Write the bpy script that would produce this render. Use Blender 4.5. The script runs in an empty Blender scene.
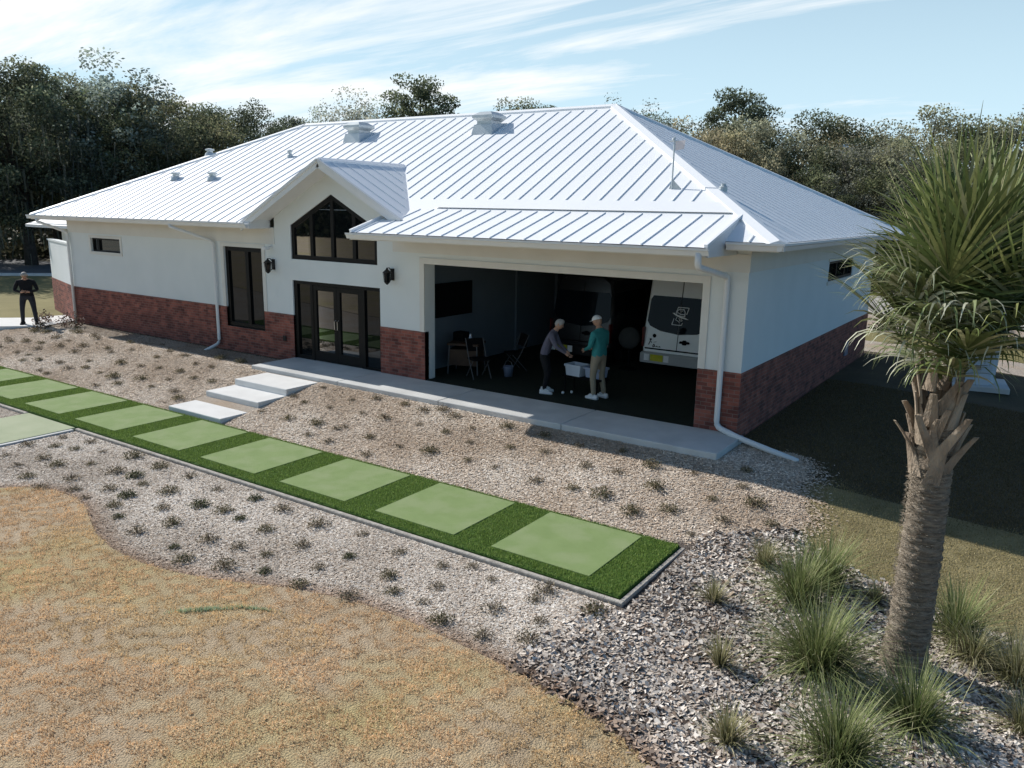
import bpy, bmesh, math, random
import numpy as np
from mathutils import Vector, Matrix
from mathutils.geometry import delaunay_2d_cdt
R = math.radians
rnd = random.Random(7)
rs = np.random.RandomState(11)
scene = bpy.context.scene
COL = scene.collection

# ------------------------------------------------------------------ helpers
def tag(o, label=None, cat=None, group=None, kind=None):
    if label: o['label'] = label
    if cat: o['category'] = cat
    if group: o['group'] = group
    if kind: o['kind'] = kind
    return o

def empty(name, loc=(0, 0, 0), rz=0.0, label=None, cat=None, group=None):
    o = bpy.data.objects.new(name, None)
    o.empty_display_size = 0.2
    COL.objects.link(o)
    o.location = loc
    o.rotation_euler = (0, 0, rz)
    return tag(o, label, cat, group)

def link_mesh(name, me, parent=None, loc=None):
    o = bpy.data.objects.new(name, me)
    COL.objects.link(o)
    if parent is not None: o.parent = parent
    if loc is not None: o.location = loc
    return o

class MB:
    def __init__(s):
        s.v = []; s.f = []; s.m = []
    def add(s, vs, fs, m=0):
        b = len(s.v)
        s.v += [tuple(p) for p in vs]
        s.f += [tuple(b + i for i in f) for f in fs]
        s.m += [m] * len(fs)
    def box(s, x0, x1, y0, y1, z0, z1, m=0):
        s.add([(x0,y0,z0),(x1,y0,z0),(x1,y1,z0),(x0,y1,z0),(x0,y0,z1),(x1,y0,z1),(x1,y1,z1),(x0,y1,z1)],
              [(0,3,2,1),(4,5,6,7),(0,1,5,4),(1,2,6,5),(2,3,7,6),(3,0,4,7)], m)
    def bbox(s, x0, x1, y0, y1, z0, z1, b=0.01, m=0):
        # box with chamfered vertical and top edges
        def ring(z, i):
            return [(x0+i,y0+b,z),(x0+b,y0+i,z),(x1-b,y0+i,z),(x1-i,y0+b,z),(x1-i,y1-b,z),(x1-b,y1-i,z),(x0+b,y1-i,z),(x0+i,y1-b,z)]
        a = ring(z0, 0) + ring(z1-b, 0) + ring(z1, b*0.8)
        fs = [tuple(reversed(range(8)))] + [(16,17,18,19,20,21,22,23)]
        for k in (0, 8):
            for i in range(8):
                j = (i+1) % 8
                fs.append((k+i, k+j, k+8+j, k+8+i))
        s.add(a, fs, m)
    def poly(s, pts, m=0):
        s.add(pts, [tuple(range(len(pts)))], m)
    def tube(s, pts, rad, n=8, m=0, cap=True):
        pts = [Vector(p) for p in pts]
        if not hasattr(rad, '__len__'): rad = [rad]*len(pts)
        vs = []; up = Vector((0.13, 0.21, 1)).normalized()
        for i, p in enumerate(pts):
            d = (pts[min(i+1, len(pts)-1)] - pts[max(i-1, 0)]).normalized()
            a = d.cross(up)
            if a.length < 1e-3: a = d.cross(Vector((1, 0, 0)))
            a.normalize(); b = d.cross(a)
            for k in range(n):
                t = 2*math.pi*k/n
                vs.append(p + (a*math.cos(t) + b*math.sin(t))*rad[i])
        fs = []
        for i in range(len(pts)-1):
            for k in range(n):
                j = (k+1) % n
                fs.append((i*n+k, i*n+j, (i+1)*n+j, (i+1)*n+k))
        if cap:
            fs.append(tuple(reversed(range(n)))); fs.append(tuple((len(pts)-1)*n+k for k in range(n)))
        s.add(vs, fs, m)
    def lathe(s, prof, c=(0,0,0), n=20, m=0):
        vs = []
        for r, z in prof:
            for k in range(n):
                t = 2*math.pi*k/n
                vs.append((c[0]+r*math.cos(t), c[1]+r*math.sin(t), c[2]+z))
        fs = []
        for i in range(len(prof)-1):
            for k in range(n):
                j = (k+1) % n
                fs.append((i*n+k, i*n+j, (i+1)*n+j, (i+1)*n+k))
        fs.append(tuple(reversed(range(n)))); fs.append(tuple((len(prof)-1)*n+k for k in range(n)))
        s.add(vs, fs, m)
    def bar(s, a, b, w, h, m=0, up=(0,0,1)):
        # rectangular bar from a to b
        a = Vector(a); b = Vector(b); d = (b-a).normalized(); u = Vector(up)
        sd = d.cross(u).normalized(); u = sd.cross(d).normalized()
        vs = []
        for p in (a, b):
            for (i, j) in ((-1,-1),(1,-1),(1,1),(-1,1)):
                vs.append(p + sd*i*w/2 + u*j*h/2)
        s.add(vs, [(0,1,2,3),(7,6,5,4),(0,4,5,1),(1,5,6,2),(2,6,7,3),(3,7,4,0)], m)
    def sphere(s, c, r, n=12, rings=8, m=0):
        rx, ry, rz = r if hasattr(r, '__len__') else (r, r, r)
        vs = []
        for i in range(rings+1):
            ph = math.pi*i/rings
            for k in range(n):
                t = 2*math.pi*k/n
                vs.append((c[0]+rx*math.sin(ph)*math.cos(t), c[1]+ry*math.sin(ph)*math.sin(t), c[2]+rz*math.cos(ph)))
        fs = []
        for i in range(rings):
            for k in range(n):
                j = (k+1) % n
                fs.append((i*n+k, (i+1)*n+k, (i+1)*n+j, i*n+j))
        s.add(vs, fs, m)
    def mesh(s, name, mats, smooth=False, fix=False):
        me = bpy.data.meshes.new(name)
        me.from_pydata(s.v, [], s.f)
        for mt in (mats if isinstance(mats, (list, tuple)) else [mats]): me.materials.append(mt)
        me.polygons.foreach_set('material_index', s.m)
        if smooth: me.polygons.foreach_set('use_smooth', [True]*len(s.f))
        if fix:
            bm = bmesh.new(); bm.from_mesh(me)
            bmesh.ops.recalc_face_normals(bm, faces=bm.faces[:]); bm.to_mesh(me); bm.free()
        me.update()
        return me
    def build(s, name, mats, parent=None, smooth=False, loc=None, fix=True):
        return link_mesh(name, s.mesh(name, mats, smooth, fix), parent, loc)

def np_mesh(name, V, F, mat, tint=None, smooth=False):
    """V (n,3), F (m,k) arrays -> mesh, tint (m,3) per-face colour"""
    me = bpy.data.meshes.new(name)
    n, m, k = len(V), len(F), F.shape[1]
    me.vertices.add(n); me.vertices.foreach_set('co', np.asarray(V, np.float32).ravel())
    me.loops.add(m*k); me.loops.foreach_set('vertex_index', F.astype(np.int32).ravel())
    me.polygons.add(m); me.polygons.foreach_set('loop_start', np.arange(0, m*k, k, dtype=np.int32))
    if smooth: me.polygons.foreach_set('use_smooth', np.ones(m, bool))
    if tint is not None:
        a = me.attributes.new('tint', 'FLOAT_COLOR', 'FACE')
        c = np.ones((m, 4), np.float32); c[:, :3] = tint
        a.data.foreach_set('color', c.ravel())
    me.materials.append(mat)
    me.update(calc_edges=True); me.validate()
    return me

# ------------------------------------------------------------------ materials
def new_mat(name):
    m = bpy.data.materials.new(name); m.use_nodes = True
    nt = m.node_tree; nt.nodes.clear()
    out = nt.nodes.new('ShaderNodeOutputMaterial')
    return m, nt, out
def N(nt, t, **kw):
    n = nt.nodes.new(t)
    for k, v in kw.items():
        if k in n.inputs.keys(): n.inputs[k].default_value = v
        else: setattr(n, k, v)
    return n
def rgba(c): return (c[0], c[1], c[2], 1.0)

def mat(name, c1, c2=None, scale=4.0, rough=0.7, bump=0.0, bscale=None, detail=6.0, metal=0.0, spec=0.3, stretch=None, c3=None, scale3=0.6):
    m, nt, out = new_mat(name)
    p = N(nt, 'ShaderNodeBsdfPrincipled', Roughness=rough, Metallic=metal)
    p.inputs['Specular IOR Level'].default_value = spec
    nt.links.new(p.outputs[0], out.inputs[0])
    if c2 is None:
        p.inputs['Base Color'].default_value = rgba(c1)
        if not bump: return m
    tc = N(nt, 'ShaderNodeTexCoord'); src = tc.outputs['Object']
    if stretch:
        mp = N(nt, 'ShaderNodeMapping'); mp.inputs['Scale'].default_value = stretch
        nt.links.new(src, mp.inputs[0]); src = mp.outputs[0]
    if c2 is not None:
        nz = N(nt, 'ShaderNodeTexNoise', Scale=scale, Detail=detail); nt.links.new(src, nz.inputs['Vector'])
        rp = N(nt, 'ShaderNodeValToRGB'); rp.color_ramp.elements[0].position = 0.3; rp.color_ramp.elements[1].position = 0.7
        rp.color_ramp.elements[0].color = rgba(c1); rp.color_ramp.elements[1].color = rgba(c2)
        nt.links.new(nz.outputs['Fac'], rp.inputs[0]); col = rp.outputs[0]
        if c3 is not None:
            n3 = N(nt, 'ShaderNodeTexNoise', Scale=scale3, Detail=4.0); nt.links.new(src, n3.inputs['Vector'])
            r3 = N(nt, 'ShaderNodeValToRGB'); r3.color_ramp.elements[0].position = 0.45; r3.color_ramp.elements[1].position = 0.65
            nt.links.new(n3.outputs['Fac'], r3.inputs[0])
            mx = N(nt, 'ShaderNodeMixRGB'); nt.links.new(r3.outputs[0], mx.inputs[0]); nt.links.new(col, mx.inputs[1])
            mx.inputs[2].default_value = rgba(c3); col = mx.outputs[0]
        nt.links.new(col, p.inputs['Base Color'])
    if bump:
        nb = N(nt, 'ShaderNodeTexNoise', Scale=bscale or scale*4, Detail=8.0); nt.links.new(src, nb.inputs['Vector'])
        bp = N(nt, 'ShaderNodeBump', Strength=bump, Distance=0.05); nt.links.new(nb.outputs['Fac'], bp.inputs['Height'])
        nt.links.new(bp.outputs[0], p.inputs['Normal'])
    return m

def mat_tint(name, rough=0.8, transl=0.0, mul=(1,1,1)):
    """colour from the per-face 'tint' attribute"""
    m, nt, out = new_mat(name)
    at = N(nt, 'ShaderNodeAttribute'); at.attribute_name = 'tint'
    col = at.outputs['Color']
    p = N(nt, 'ShaderNodeBsdfPrincipled', Roughness=rough); p.inputs['Specular IOR Level'].default_value = 0.25
    nt.links.new(col, p.inputs['Base Color'])
    if transl:
        tr = N(nt, 'ShaderNodeBsdfTranslucent'); nt.links.new(col, tr.inputs[0])
        mx = N(nt, 'ShaderNodeMixShader'); mx.inputs[0].default_value = transl
        nt.links.new(p.outputs[0], mx.inputs[1]); nt.links.new(tr.outputs[0], mx.inputs[2]); nt.links.new(mx.outputs[0], out.inputs[0])
    else: nt.links.new(p.outputs[0], out.inputs[0])
    return m

def mat_brick(name):
    m, nt, out = new_mat(name)
    p = N(nt, 'ShaderNodeBsdfPrincipled', Roughness=0.85); p.inputs['Specular IOR Level'].default_value = 0.2
    tc = N(nt, 'ShaderNodeTexCoord'); sp = N(nt, 'ShaderNodeSeparateXYZ'); nt.links.new(tc.outputs['Object'], sp.inputs[0])
    ad = N(nt, 'ShaderNodeMath', operation='ADD'); nt.links.new(sp.outputs[0], ad.inputs[0]); nt.links.new(sp.outputs[1], ad.inputs[1])
    cb = N(nt, 'ShaderNodeCombineXYZ'); nt.links.new(ad.outputs[0], cb.inputs[0]); nt.links.new(sp.outputs[2], cb.inputs[1])
    bt = N(nt, 'ShaderNodeTexBrick'); nt.links.new(cb.outputs[0], bt.inputs['Vector'])
    for k, v in (('Scale', 1.0), ('Mortar Size', 0.006), ('Brick Width', 0.21), ('Row Height', 0.075), ('Bias', -0.1), ('Mortar Smooth', 0.3)): bt.inputs[k].default_value = v
    bt.inputs['Color1'].default_value = (0.36, 0.125, 0.092, 1); bt.inputs['Color2'].default_value = (0.15, 0.058, 0.05, 1); bt.inputs['Mortar'].default_value = (0.27, 0.19, 0.165, 1)
    nz = N(nt, 'ShaderNodeTexNoise', Scale=3.0, Detail=8.0); nt.links.new(tc.outputs['Object'], nz.inputs['Vector'])
    rp = N(nt, 'ShaderNodeValToRGB'); rp.color_ramp.elements[0].position = 0.3; rp.color_ramp.elements[0].color = (0.6,0.6,0.62,1); rp.color_ramp.elements[1].position = 0.72; rp.color_ramp.elements[1].color = (1.2,1.15,1.1,1)
    nt.links.new(nz.outputs['Fac'], rp.inputs[0])
    mx = N(nt, 'ShaderNodeMixRGB', blend_type='MULTIPLY'); mx.inputs[0].default_value = 1.0
    nt.links.new(bt.outputs['Color'], mx.inputs[1]); nt.links.new(rp.outputs[0], mx.inputs[2]); nt.links.new(mx.outputs[0], p.inputs['Base Color'])
    bp = N(nt, 'ShaderNodeBump', Strength=0.5, Distance=0.01); bp.invert = True; nt.links.new(bt.outputs['Fac'], bp.inputs['Height']); nt.links.new(bp.outputs[0], p.inputs['Normal'])
    nt.links.new(p.outputs[0], out.inputs[0])
    return m

def mat_glass(name, fac=0.3, dark=(0.006, 0.008, 0.009), tintc=(0.9, 0.95, 1.0), k=0.35):
    # tinted glazing: dark body with a mirror-like coat
    m, nt, out = new_mat(name)
    d = N(nt, 'ShaderNodeBsdfDiffuse'); d.inputs[0].default_value = rgba(dark)
    g = N(nt, 'ShaderNodeBsdfGlossy'); g.inputs[0].default_value = rgba(tintc); g.inputs['Roughness'].default_value = 0.015
    tc = N(nt, 'ShaderNodeTexCoord'); nz = N(nt, 'ShaderNodeTexNoise', Scale=0.9, Detail=2.0); nt.links.new(tc.outputs['Object'], nz.inputs['Vector'])
    bp = N(nt, 'ShaderNodeBump', Strength=0.04, Distance=0.02); nt.links.new(nz.outputs['Fac'], bp.inputs['Height']); nt.links.new(bp.outputs[0], g.inputs['Normal'])
    lw = N(nt, 'ShaderNodeLayerWeight', Blend=0.25)
    mt = N(nt, 'ShaderNodeMath', operation='MULTIPLY_ADD'); nt.links.new(lw.outputs['Fresnel'], mt.inputs[0]); mt.inputs[1].default_value = k; mt.inputs[2].default_value = fac
    mx = N(nt, 'ShaderNodeMixShader'); nt.links.new(mt.outputs[0], mx.inputs[0]); nt.links.new(d.outputs[0], mx.inputs[1]); nt.links.new(g.outputs[0], mx.inputs[2])
    nt.links.new(mx.outputs[0], out.inputs[0])
    return m

M = {}
M['stucco'] = mat('stucco_white', (0.72, 0.755, 0.745), (0.765, 0.795, 0.785), 1.3, 0.85, 0.06, 60)
M['trim'] = mat('trim_cream', (0.70, 0.68, 0.63), (0.75, 0.73, 0.68), 2.0, 0.6)
M['white_metal'] = mat('white_painted_metal', (0.76, 0.76, 0.75), (0.80, 0.80, 0.79), 3.0, 0.45)
M['roof'] = mat('white_standing_seam_metal', (0.90, 0.91, 0.915), (0.935, 0.94, 0.945), 0.8, 0.5, spec=0.4)
M['brick'] = mat_brick('red_brick')
M['dark_frame'] = mat('dark_bronze_frame', (0.006, 0.006, 0.006), (0.009, 0.008, 0.008), 5.0, 0.45, spec=0.2)
M['glass'] = mat_glass('tinted_glass', 0.035)
M['glass2'] = mat_glass('dark_glass', 0.02)
M['car_glass'] = mat_glass('vehicle_glass', 0.008, (0.006, 0.009, 0.013), k=0.06)
M['black'] = mat('black_metal', (0.012, 0.012, 0.013), rough=0.5)
M['blackmatte'] = mat('black_matte', (0.008, 0.008, 0.009), rough=0.9, spec=0.1)
M['concrete'] = mat('concrete', (0.58, 0.58, 0.565), (0.67, 0.67, 0.65), 2.2, 0.9, 0.15, 40, c3=(0.53, 0.53, 0.515), scale3=0.8)
M['concrete_lt'] = mat('concrete_bright', (0.70, 0.69, 0.665), (0.78, 0.77, 0.745), 2.2, 0.9, 0.12, 40)
M['edging'] = mat('weathered_edging', (0.34, 0.31, 0.27), (0.56, 0.52, 0.46), 14.0, 0.95, 0.4, 60)
M['mat_green'] = mat('worn_green_mat', (0.215, 0.295, 0.11), (0.245, 0.325, 0.13), 3.5, 0.95, 0.3, 260, c3=(0.27, 0.335, 0.155), scale3=2.2)
M['path_green'] = mat('pale_green_path', (0.36, 0.40, 0.255), (0.42, 0.45, 0.30), 2.0, 0.95, 0.2, 150)
M['turf'] = mat('green_turf', (0.05, 0.12, 0.016), (0.09, 0.175, 0.026), 12.0, 0.9, 0.7, 120)
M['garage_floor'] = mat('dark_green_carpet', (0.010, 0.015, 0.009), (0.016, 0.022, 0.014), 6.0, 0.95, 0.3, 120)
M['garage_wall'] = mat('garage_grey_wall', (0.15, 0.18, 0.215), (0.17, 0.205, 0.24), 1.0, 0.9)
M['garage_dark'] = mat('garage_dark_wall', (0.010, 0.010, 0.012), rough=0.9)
M['ground'] = mat('dry_grass_ground', (0.07, 0.055, 0.035), (0.11, 0.09, 0.05), 1.2, 0.95, 0.6, 30, c3=(0.06, 0.055, 0.03), scale3=0.25)
M['lawn_left'] = mat('olive_lawn', (0.19, 0.165, 0.065), (0.25, 0.215, 0.09), 0.7, 0.95, 0.4, 20)
M['lawn_right'] = mat('olive_tan_lawn', (0.20, 0.165, 0.08), (0.30, 0.25, 0.125), 2.4, 0.95, 0.6, 40)
M['lawn'] = mat('dormant_lawn', (0.46, 0.35, 0.225), (0.60, 0.465, 0.315), 2.2, 0.95, 0.9, 55, c3=(0.50, 0.40, 0.20), scale3=0.55)
M['mulch'] = mat('mulch_base', (0.38, 0.31, 0.25), (0.62, 0.545, 0.46), 26.0, 0.95, 0.9, 60, c3=(0.48, 0.37, 0.27), scale3=0.7)
M['mulch_dark'] = mat('bark_base', (0.07, 0.052, 0.042), (0.22, 0.185, 0.16), 22.0, 0.95, 0.9, 60)
M['road'] = mat('pale_road', (0.40, 0.37, 0.33), (0.46, 0.43, 0.385), 0.8, 0.9, 0.1, 30)
M['road_grey'] = mat('grey_road', (0.12, 0.12, 0.125), (0.16, 0.16, 0.165), 0.8, 0.9)
M['tint'] = mat_tint('chips', 0.9)
M['blade'] = mat_tint('grass_blades', 0.7, 0.25)
M['leaf'] = mat_tint('leaves', 0.7, 0.25)
def mat_tree(name):
    m = mat_tint(name, 0.8, 0.45); nt = m.node_tree
    at = [n for n in nt.nodes if n.type == 'ATTRIBUTE'][0]; oi = N(nt, 'ShaderNodeObjectInfo')
    rp = N(nt, 'ShaderNodeValToRGB'); rp.color_ramp.elements[0].color = (0.66, 0.74, 0.76, 1); rp.color_ramp.elements[1].color = (1.20, 1.16, 1.06, 1)
    e = rp.color_ramp.elements.new(0.5); e.color = (0.95, 1.05, 0.88, 1)
    nt.links.new(oi.outputs['Random'], rp.inputs[0])
    mx = N(nt, 'ShaderNodeMixRGB', blend_type='MULTIPLY'); mx.inputs[0].default_value = 1.0
    for l in list(at.outputs['Color'].links): nt.links.new(mx.outputs[0], l.to_socket)
    nt.links.new(at.outputs['Color'], mx.inputs[1]); nt.links.new(rp.outputs[0], mx.inputs[2])
    return m
M['tree_leaf'] = mat_tree('tree_leaves')
M['palm_leaf'] = mat_tint('palm_leaves', 0.45, 0.22)
M['bark'] = mat('oak_bark', (0.045, 0.036, 0.028), (0.10, 0.085, 0.07), 5.0, 0.95, 0.5, 20)
M['palm_trunk'] = mat('palm_trunk', (0.17, 0.135, 0.10), (0.46, 0.385, 0.30), 9.0, 0.95, 1.0, 26, stretch=(1, 1, 5.0))
M['boot'] = mat('palm_boots', (0.15, 0.11, 0.08), (0.46, 0.375, 0.285), 5.0, 0.85, 0.6, 40, stretch=(1, 1, 0.4))
M['rubber'] = mat('rubber', (0.012, 0.012, 0.012), rough=0.8)
M['chrome'] = mat('brushed_metal', (0.55, 0.55, 0.56), rough=0.3, metal=1.0)
M['van_white'] = mat('white_van_paint', (0.86, 0.88, 0.88), (0.88, 0.90, 0.90), 1.0, 0.3, spec=0.5)
M['van_black'] = mat('black_van_paint', (0.012, 0.013, 0.015), rough=0.25, spec=0.5)
M['yellow'] = mat('yellow_plate', (0.62, 0.56, 0.04), (0.45, 0.48, 0.03), 14.0, 0.5)
M['plate_white'] = mat('white_plate', (0.86, 0.87, 0.88), rough=0.5)
M['red_lens'] = mat('red_lens', (0.10, 0.008, 0.008), rough=0.3)
M['skin'] = mat('skin', (0.46, 0.27, 0.19), (0.50, 0.30, 0.21), 8.0, 0.6)
M['teal'] = mat('teal_pullover', (0.035, 0.23, 0.23), (0.045, 0.27, 0.27), 14.0, 0.85, 0.2, 30)
M['khaki'] = mat('khaki_cloth', (0.30, 0.25, 0.18), (0.34, 0.285, 0.21), 9.0, 0.9, 0.2, 25)
M['violet_grey'] = mat('grey_violet_cloth', (0.115, 0.11, 0.15), (0.145, 0.14, 0.185), 9.0, 0.9, 0.2, 25)
M['black_cloth'] = mat('black_cloth', (0.012, 0.012, 0.014), (0.018, 0.018, 0.02), 9.0, 0.95, 0.3, 25)
M['charcoal'] = mat('charcoal_cloth', (0.028, 0.03, 0.038), (0.04, 0.042, 0.05), 9.0, 0.95, 0.3, 25)
M['white_shoe'] = mat('white_leather', (0.72, 0.72, 0.72), rough=0.5)
M['white_cap'] = mat('white_cap_cloth', (0.78, 0.78, 0.78), rough=0.8)
M['grey_hair'] = mat('grey_hair', (0.32, 0.31, 0.30), (0.42, 0.41, 0.40), 30.0, 0.8)
M['eye'] = mat('eye_dark', (0.02, 0.015, 0.012), rough=0.3)
M['lip'] = mat('lip', (0.33, 0.14, 0.11), rough=0.5)
M['bin'] = mat('pale_bin_plastic', (0.55, 0.60, 0.68), (0.62, 0.67, 0.74), 5.0, 0.35)
M['bin_blue'] = mat('bluish_bin_plastic', (0.36, 0.42, 0.56), rough=0.35)
M['wood'] = mat('brown_wood', (0.05, 0.03, 0.02), (0.075, 0.045, 0.03), 6.0, 0.6, stretch=(1, 8, 1))
M['blue_grey'] = mat('blue_grey_metal', (0.14, 0.17, 0.24), (0.18, 0.21, 0.29), 3.0, 0.5)
M['tank_white'] = mat('transformer_white', (0.55, 0.60, 0.65), (0.60, 0.65, 0.70), 3.0, 0.5)
M['pale_flag'] = mat('pale_pink_cloth', (0.70, 0.65, 0.66), rough=0.8)
M['ceramic'] = mat('white_ball', (0.8, 0.8, 0.8), rough=0.35)
M['fan_grey'] = mat('dull_grey_fan', (0.035, 0.037, 0.037), (0.045, 0.047, 0.047), 4.0, 0.7)
M['dull_metal'] = mat('dull_metal', (0.10, 0.10, 0.105), rough=0.5)
M['van_grey'] = mat('grey_bumper', (0.42, 0.44, 0.45), rough=0.5)
M['galv'] = mat('galvanised_vent', (0.50, 0.55, 0.57), (0.60, 0.64, 0.655), 4.0, 0.4, metal=0.3)

# ------------------------------------------------------------------ camera, sun, sky
SC = 1.13
cam = bpy.data.cameras.new('camera'); cam_o = bpy.data.objects.new('camera', cam); COL.objects.link(cam_o)
yaw, pitch, roll = 0.5955, -0.2183, 0.0179
fw = Vector((-math.sin(yaw)*math.cos(pitch), math.cos(yaw)*math.cos(pitch), math.sin(pitch)))
r0 = Vector((math.cos(yaw), math.sin(yaw), 0)); u0 = r0.cross(fw)
r2 = r0*math.cos(roll) + u0*math.sin(roll); u2 = -r0*math.sin(roll) + u0*math.cos(roll)
CAM = Vector((3.9863, -12.483, 3.5661))*SC
mw = Matrix(((r2.x, u2.x, -fw.x, CAM.x), (r2.y, u2.y, -fw.y, CAM.y), (r2.z, u2.z, -fw.z, CAM.z), (0, 0, 0, 1)))
cam_o.matrix_world = mw
cam.sensor_width = 36.0; cam.lens = 792.36/1024*36.0
cam.clip_start = 0.05; cam.clip_end = 3000
scene.camera = cam_o
scene.render.resolution_x = 1024; scene.render.resolution_y = 768
scene.view_settings.view_transform = 'Standard'; scene.view_settings.look = 'None'
scene.view_settings.exposure = 0; scene.view_settings.gamma = 1
scene.cycles.max_bounces = 6; scene.cycles.diffuse_bounces = 3; scene.cycles.glossy_bounces = 3
scene.cycles.transmission_bounces = 3; scene.cycles.transparent_max_bounces = 6
scene.cycles.use_denoising = True

SUN_EL, SUN_AZ = R(35.0), R(4.0)      # sun to the left (-x), 4 degrees behind the facade line
s = Vector((-math.cos(SUN_EL)*math.cos(SUN_AZ), math.cos(SUN_EL)*math.sin(SUN_AZ), math.sin(SUN_EL)))
sun = bpy.data.lights.new('sun', 'SUN'); sun.energy = 5.0; sun.angle = R(0.53); sun.color = (1.0, 0.965, 0.91)
sun_o = bpy.data.objects.new('sun', sun); COL.objects.link(sun_o)
sun_o.rotation_euler = s.to_track_quat('Z', 'Y').to_euler(); sun_o.location = (-30, 0, 30)

w = bpy.data.worlds.new('World'); scene.world = w; w.use_nodes = True
nt = w.node_tree; nt.nodes.clear()
wo = N(nt, 'ShaderNodeOutputWorld'); bg = N(nt, 'ShaderNodeBackground'); bg.inputs['Strength'].default_value = 0.085
sky = N(nt, 'ShaderNodeTexSky'); sky.sky_type = 'NISHITA'; sky.sun_disc = False
sky.sun_elevation = SUN_EL; sky.sun_rotation = math.atan2(s.x, s.y)
sky.altitude = 20; sky.air_density = 1.0; sky.dust_density = 0.6; sky.ozone_density = 1.2
tc = N(nt, 'ShaderNodeTexCoord'); sx = N(nt, 'ShaderNodeSeparateXYZ'); nt.links.new(tc.outputs['Generated'], sx.inputs[0])
def math_n(op, a, b=None, c=None):
    n = N(nt, 'ShaderNodeMath', operation=op)
    for i, q in enumerate((a, b, c)):
        if q is None: continue
        if isinstance(q, (int, float)): n.inputs[i].default_value = q
        else: nt.links.new(q, n.inputs[i])
    return n.outputs[0]
zc = math_n('MAXIMUM', sx.outputs[2], 0.0)
ah = N(nt, 'ShaderNodeMapRange', interpolation_type='SMOOTHSTEP'); ah.inputs['From Min'].default_value = -0.65; ah.inputs['From Max'].default_value = -0.15
nt.links.new(math_n('MULTIPLY', sx.outputs[0], -1.0), ah.inputs[0])
den = math_n('ADD', zc, 0.12)
cb = N(nt, 'ShaderNodeCombineXYZ')
nt.links.new(math_n('DIVIDE', sx.outputs[0], den), cb.inputs[0]); nt.links.new(math_n('DIVIDE', sx.outputs[1], den), cb.inputs[1])
mp = N(nt, 'ShaderNodeMapping'); mp.inputs['Rotation'].default_value = (0, 0, R(62)); mp.inputs['Scale'].default_value = (0.34, 1.5, 1)
nt.links.new(cb.outputs[0], mp.inputs[0])
n1 = N(nt, 'ShaderNodeTexNoise', Scale=1.1, Detail=9.0, Roughness=0.62, Distortion=0.5); nt.links.new(mp.outputs[0], n1.inputs['Vector'])
# clouds thicken towards the left of the ridge and thin out to the right
dt = math_n('MULTIPLY_ADD', sx.outputs[0], -0.62, math_n('MULTIPLY', sx.outputs[1], 0.35))
rg = N(nt, 'ShaderNodeMapRange'); rg.inputs['From Min'].default_value = 0.32; rg.inputs['From Max'].default_value = 0.68; rg.inputs['To Min'].default_value = -0.18; rg.inputs['To Max'].default_value = -0.005
nt.links.new(dt, rg.inputs[0])
cl = math_n('ADD', n1.outputs['Fac'], rg.outputs[0])
cl = math_n('MULTIPLY', cl, ah.outputs[0])
rp = N(nt, 'ShaderNodeValToRGB'); rp.color_ramp.elements[0].position = 0.42; rp.color_ramp.elements[0].color = (0,0,0,1)
rp.color_ramp.elements[1].position = 0.60; rp.color_ramp.elements[1].color = (1,1,1,1); nt.links.new(cl, rp.inputs[0])
mx = N(nt, 'ShaderNodeMixRGB'); nt.links.new(rp.outputs[0], mx.inputs[0])
# pale haze towards the horizon
hz = N(nt, 'ShaderNodeMixRGB'); hz.inputs[2].default_value = (7.9, 10.7, 12.3, 1)
hf = N(nt, 'ShaderNodeMapRange'); hf.inputs['From Min'].default_value = 0.06; hf.inputs['From Max'].default_value = 0.52; hf.inputs['To Min'].default_value = 1.0; hf.inputs['To Max'].default_value = 0.0
nt.links.new(zc, hf.inputs[0])
nt.links.new(math_n('MULTIPLY', hf.outputs[0], ah.outputs[0]), hz.inputs[0])
bl = N(nt, 'ShaderNodeMixRGB', blend_type='MULTIPLY'); bl.inputs[0].default_value = 1.0; bl.inputs[2].default_value = (0.84, 1.0, 1.10, 1); nt.links.new(sky.outputs[0], bl.inputs[1])
# deeper blue on the side away from the sun
rx = N(nt, 'ShaderNodeMapRange', interpolation_type='SMOOTHSTEP'); rx.inputs['From Min'].default_value = 0.05; rx.inputs['From Max'].default_value = 0.6; nt.links.new(sx.outputs[0], rx.inputs[0])
b2 = N(nt, 'ShaderNodeMixRGB', blend_type='MULTIPLY'); b2.inputs[2].default_value = (0.74, 0.99, 1.14, 1); nt.links.new(rx.outputs[0], b2.inputs[0]); nt.links.new(bl.outputs[0], b2.inputs[1]); bl = b2
nt.links.new(bl.outputs[0], hz.inputs[1])
nt.links.new(hz.outputs[0], mx.inputs[1]); mx.inputs[2].default_value = (12.2, 12.6, 12.8, 1)
nt.links.new(mx.outputs[0], bg.inputs[0]); nt.links.new(bg.outputs[0], wo.inputs[0])

# ------------------------------------------------------------------ terrain
def h(x, y):
    t = -0.11-0.02*min(max((x+9)/6.0, 0), 1)
    z = t if y >= -1.45 else (t-(-1.45-y)/2.8*(0.55+t) if y > -4.25 else (-0.55-(-4.25-y)/1.85*0.05 if y > -6.1 else -0.60))
    return z - 0.06*min(max(x-1, 0), 5)
def hnp(x, y):
    t = -0.11-0.02*np.clip((x+9)/6.0, 0, 1)
    z = np.where(y >= -1.45, t, np.where(y > -4.25, t-(-1.45-y)/2.8*(0.55+t), np.where(y > -6.1, -0.55-(-4.25-y)/1.85*0.05, -0.60)))
    return z - 0.06*np.clip(x-1, 0, 5)

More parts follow.
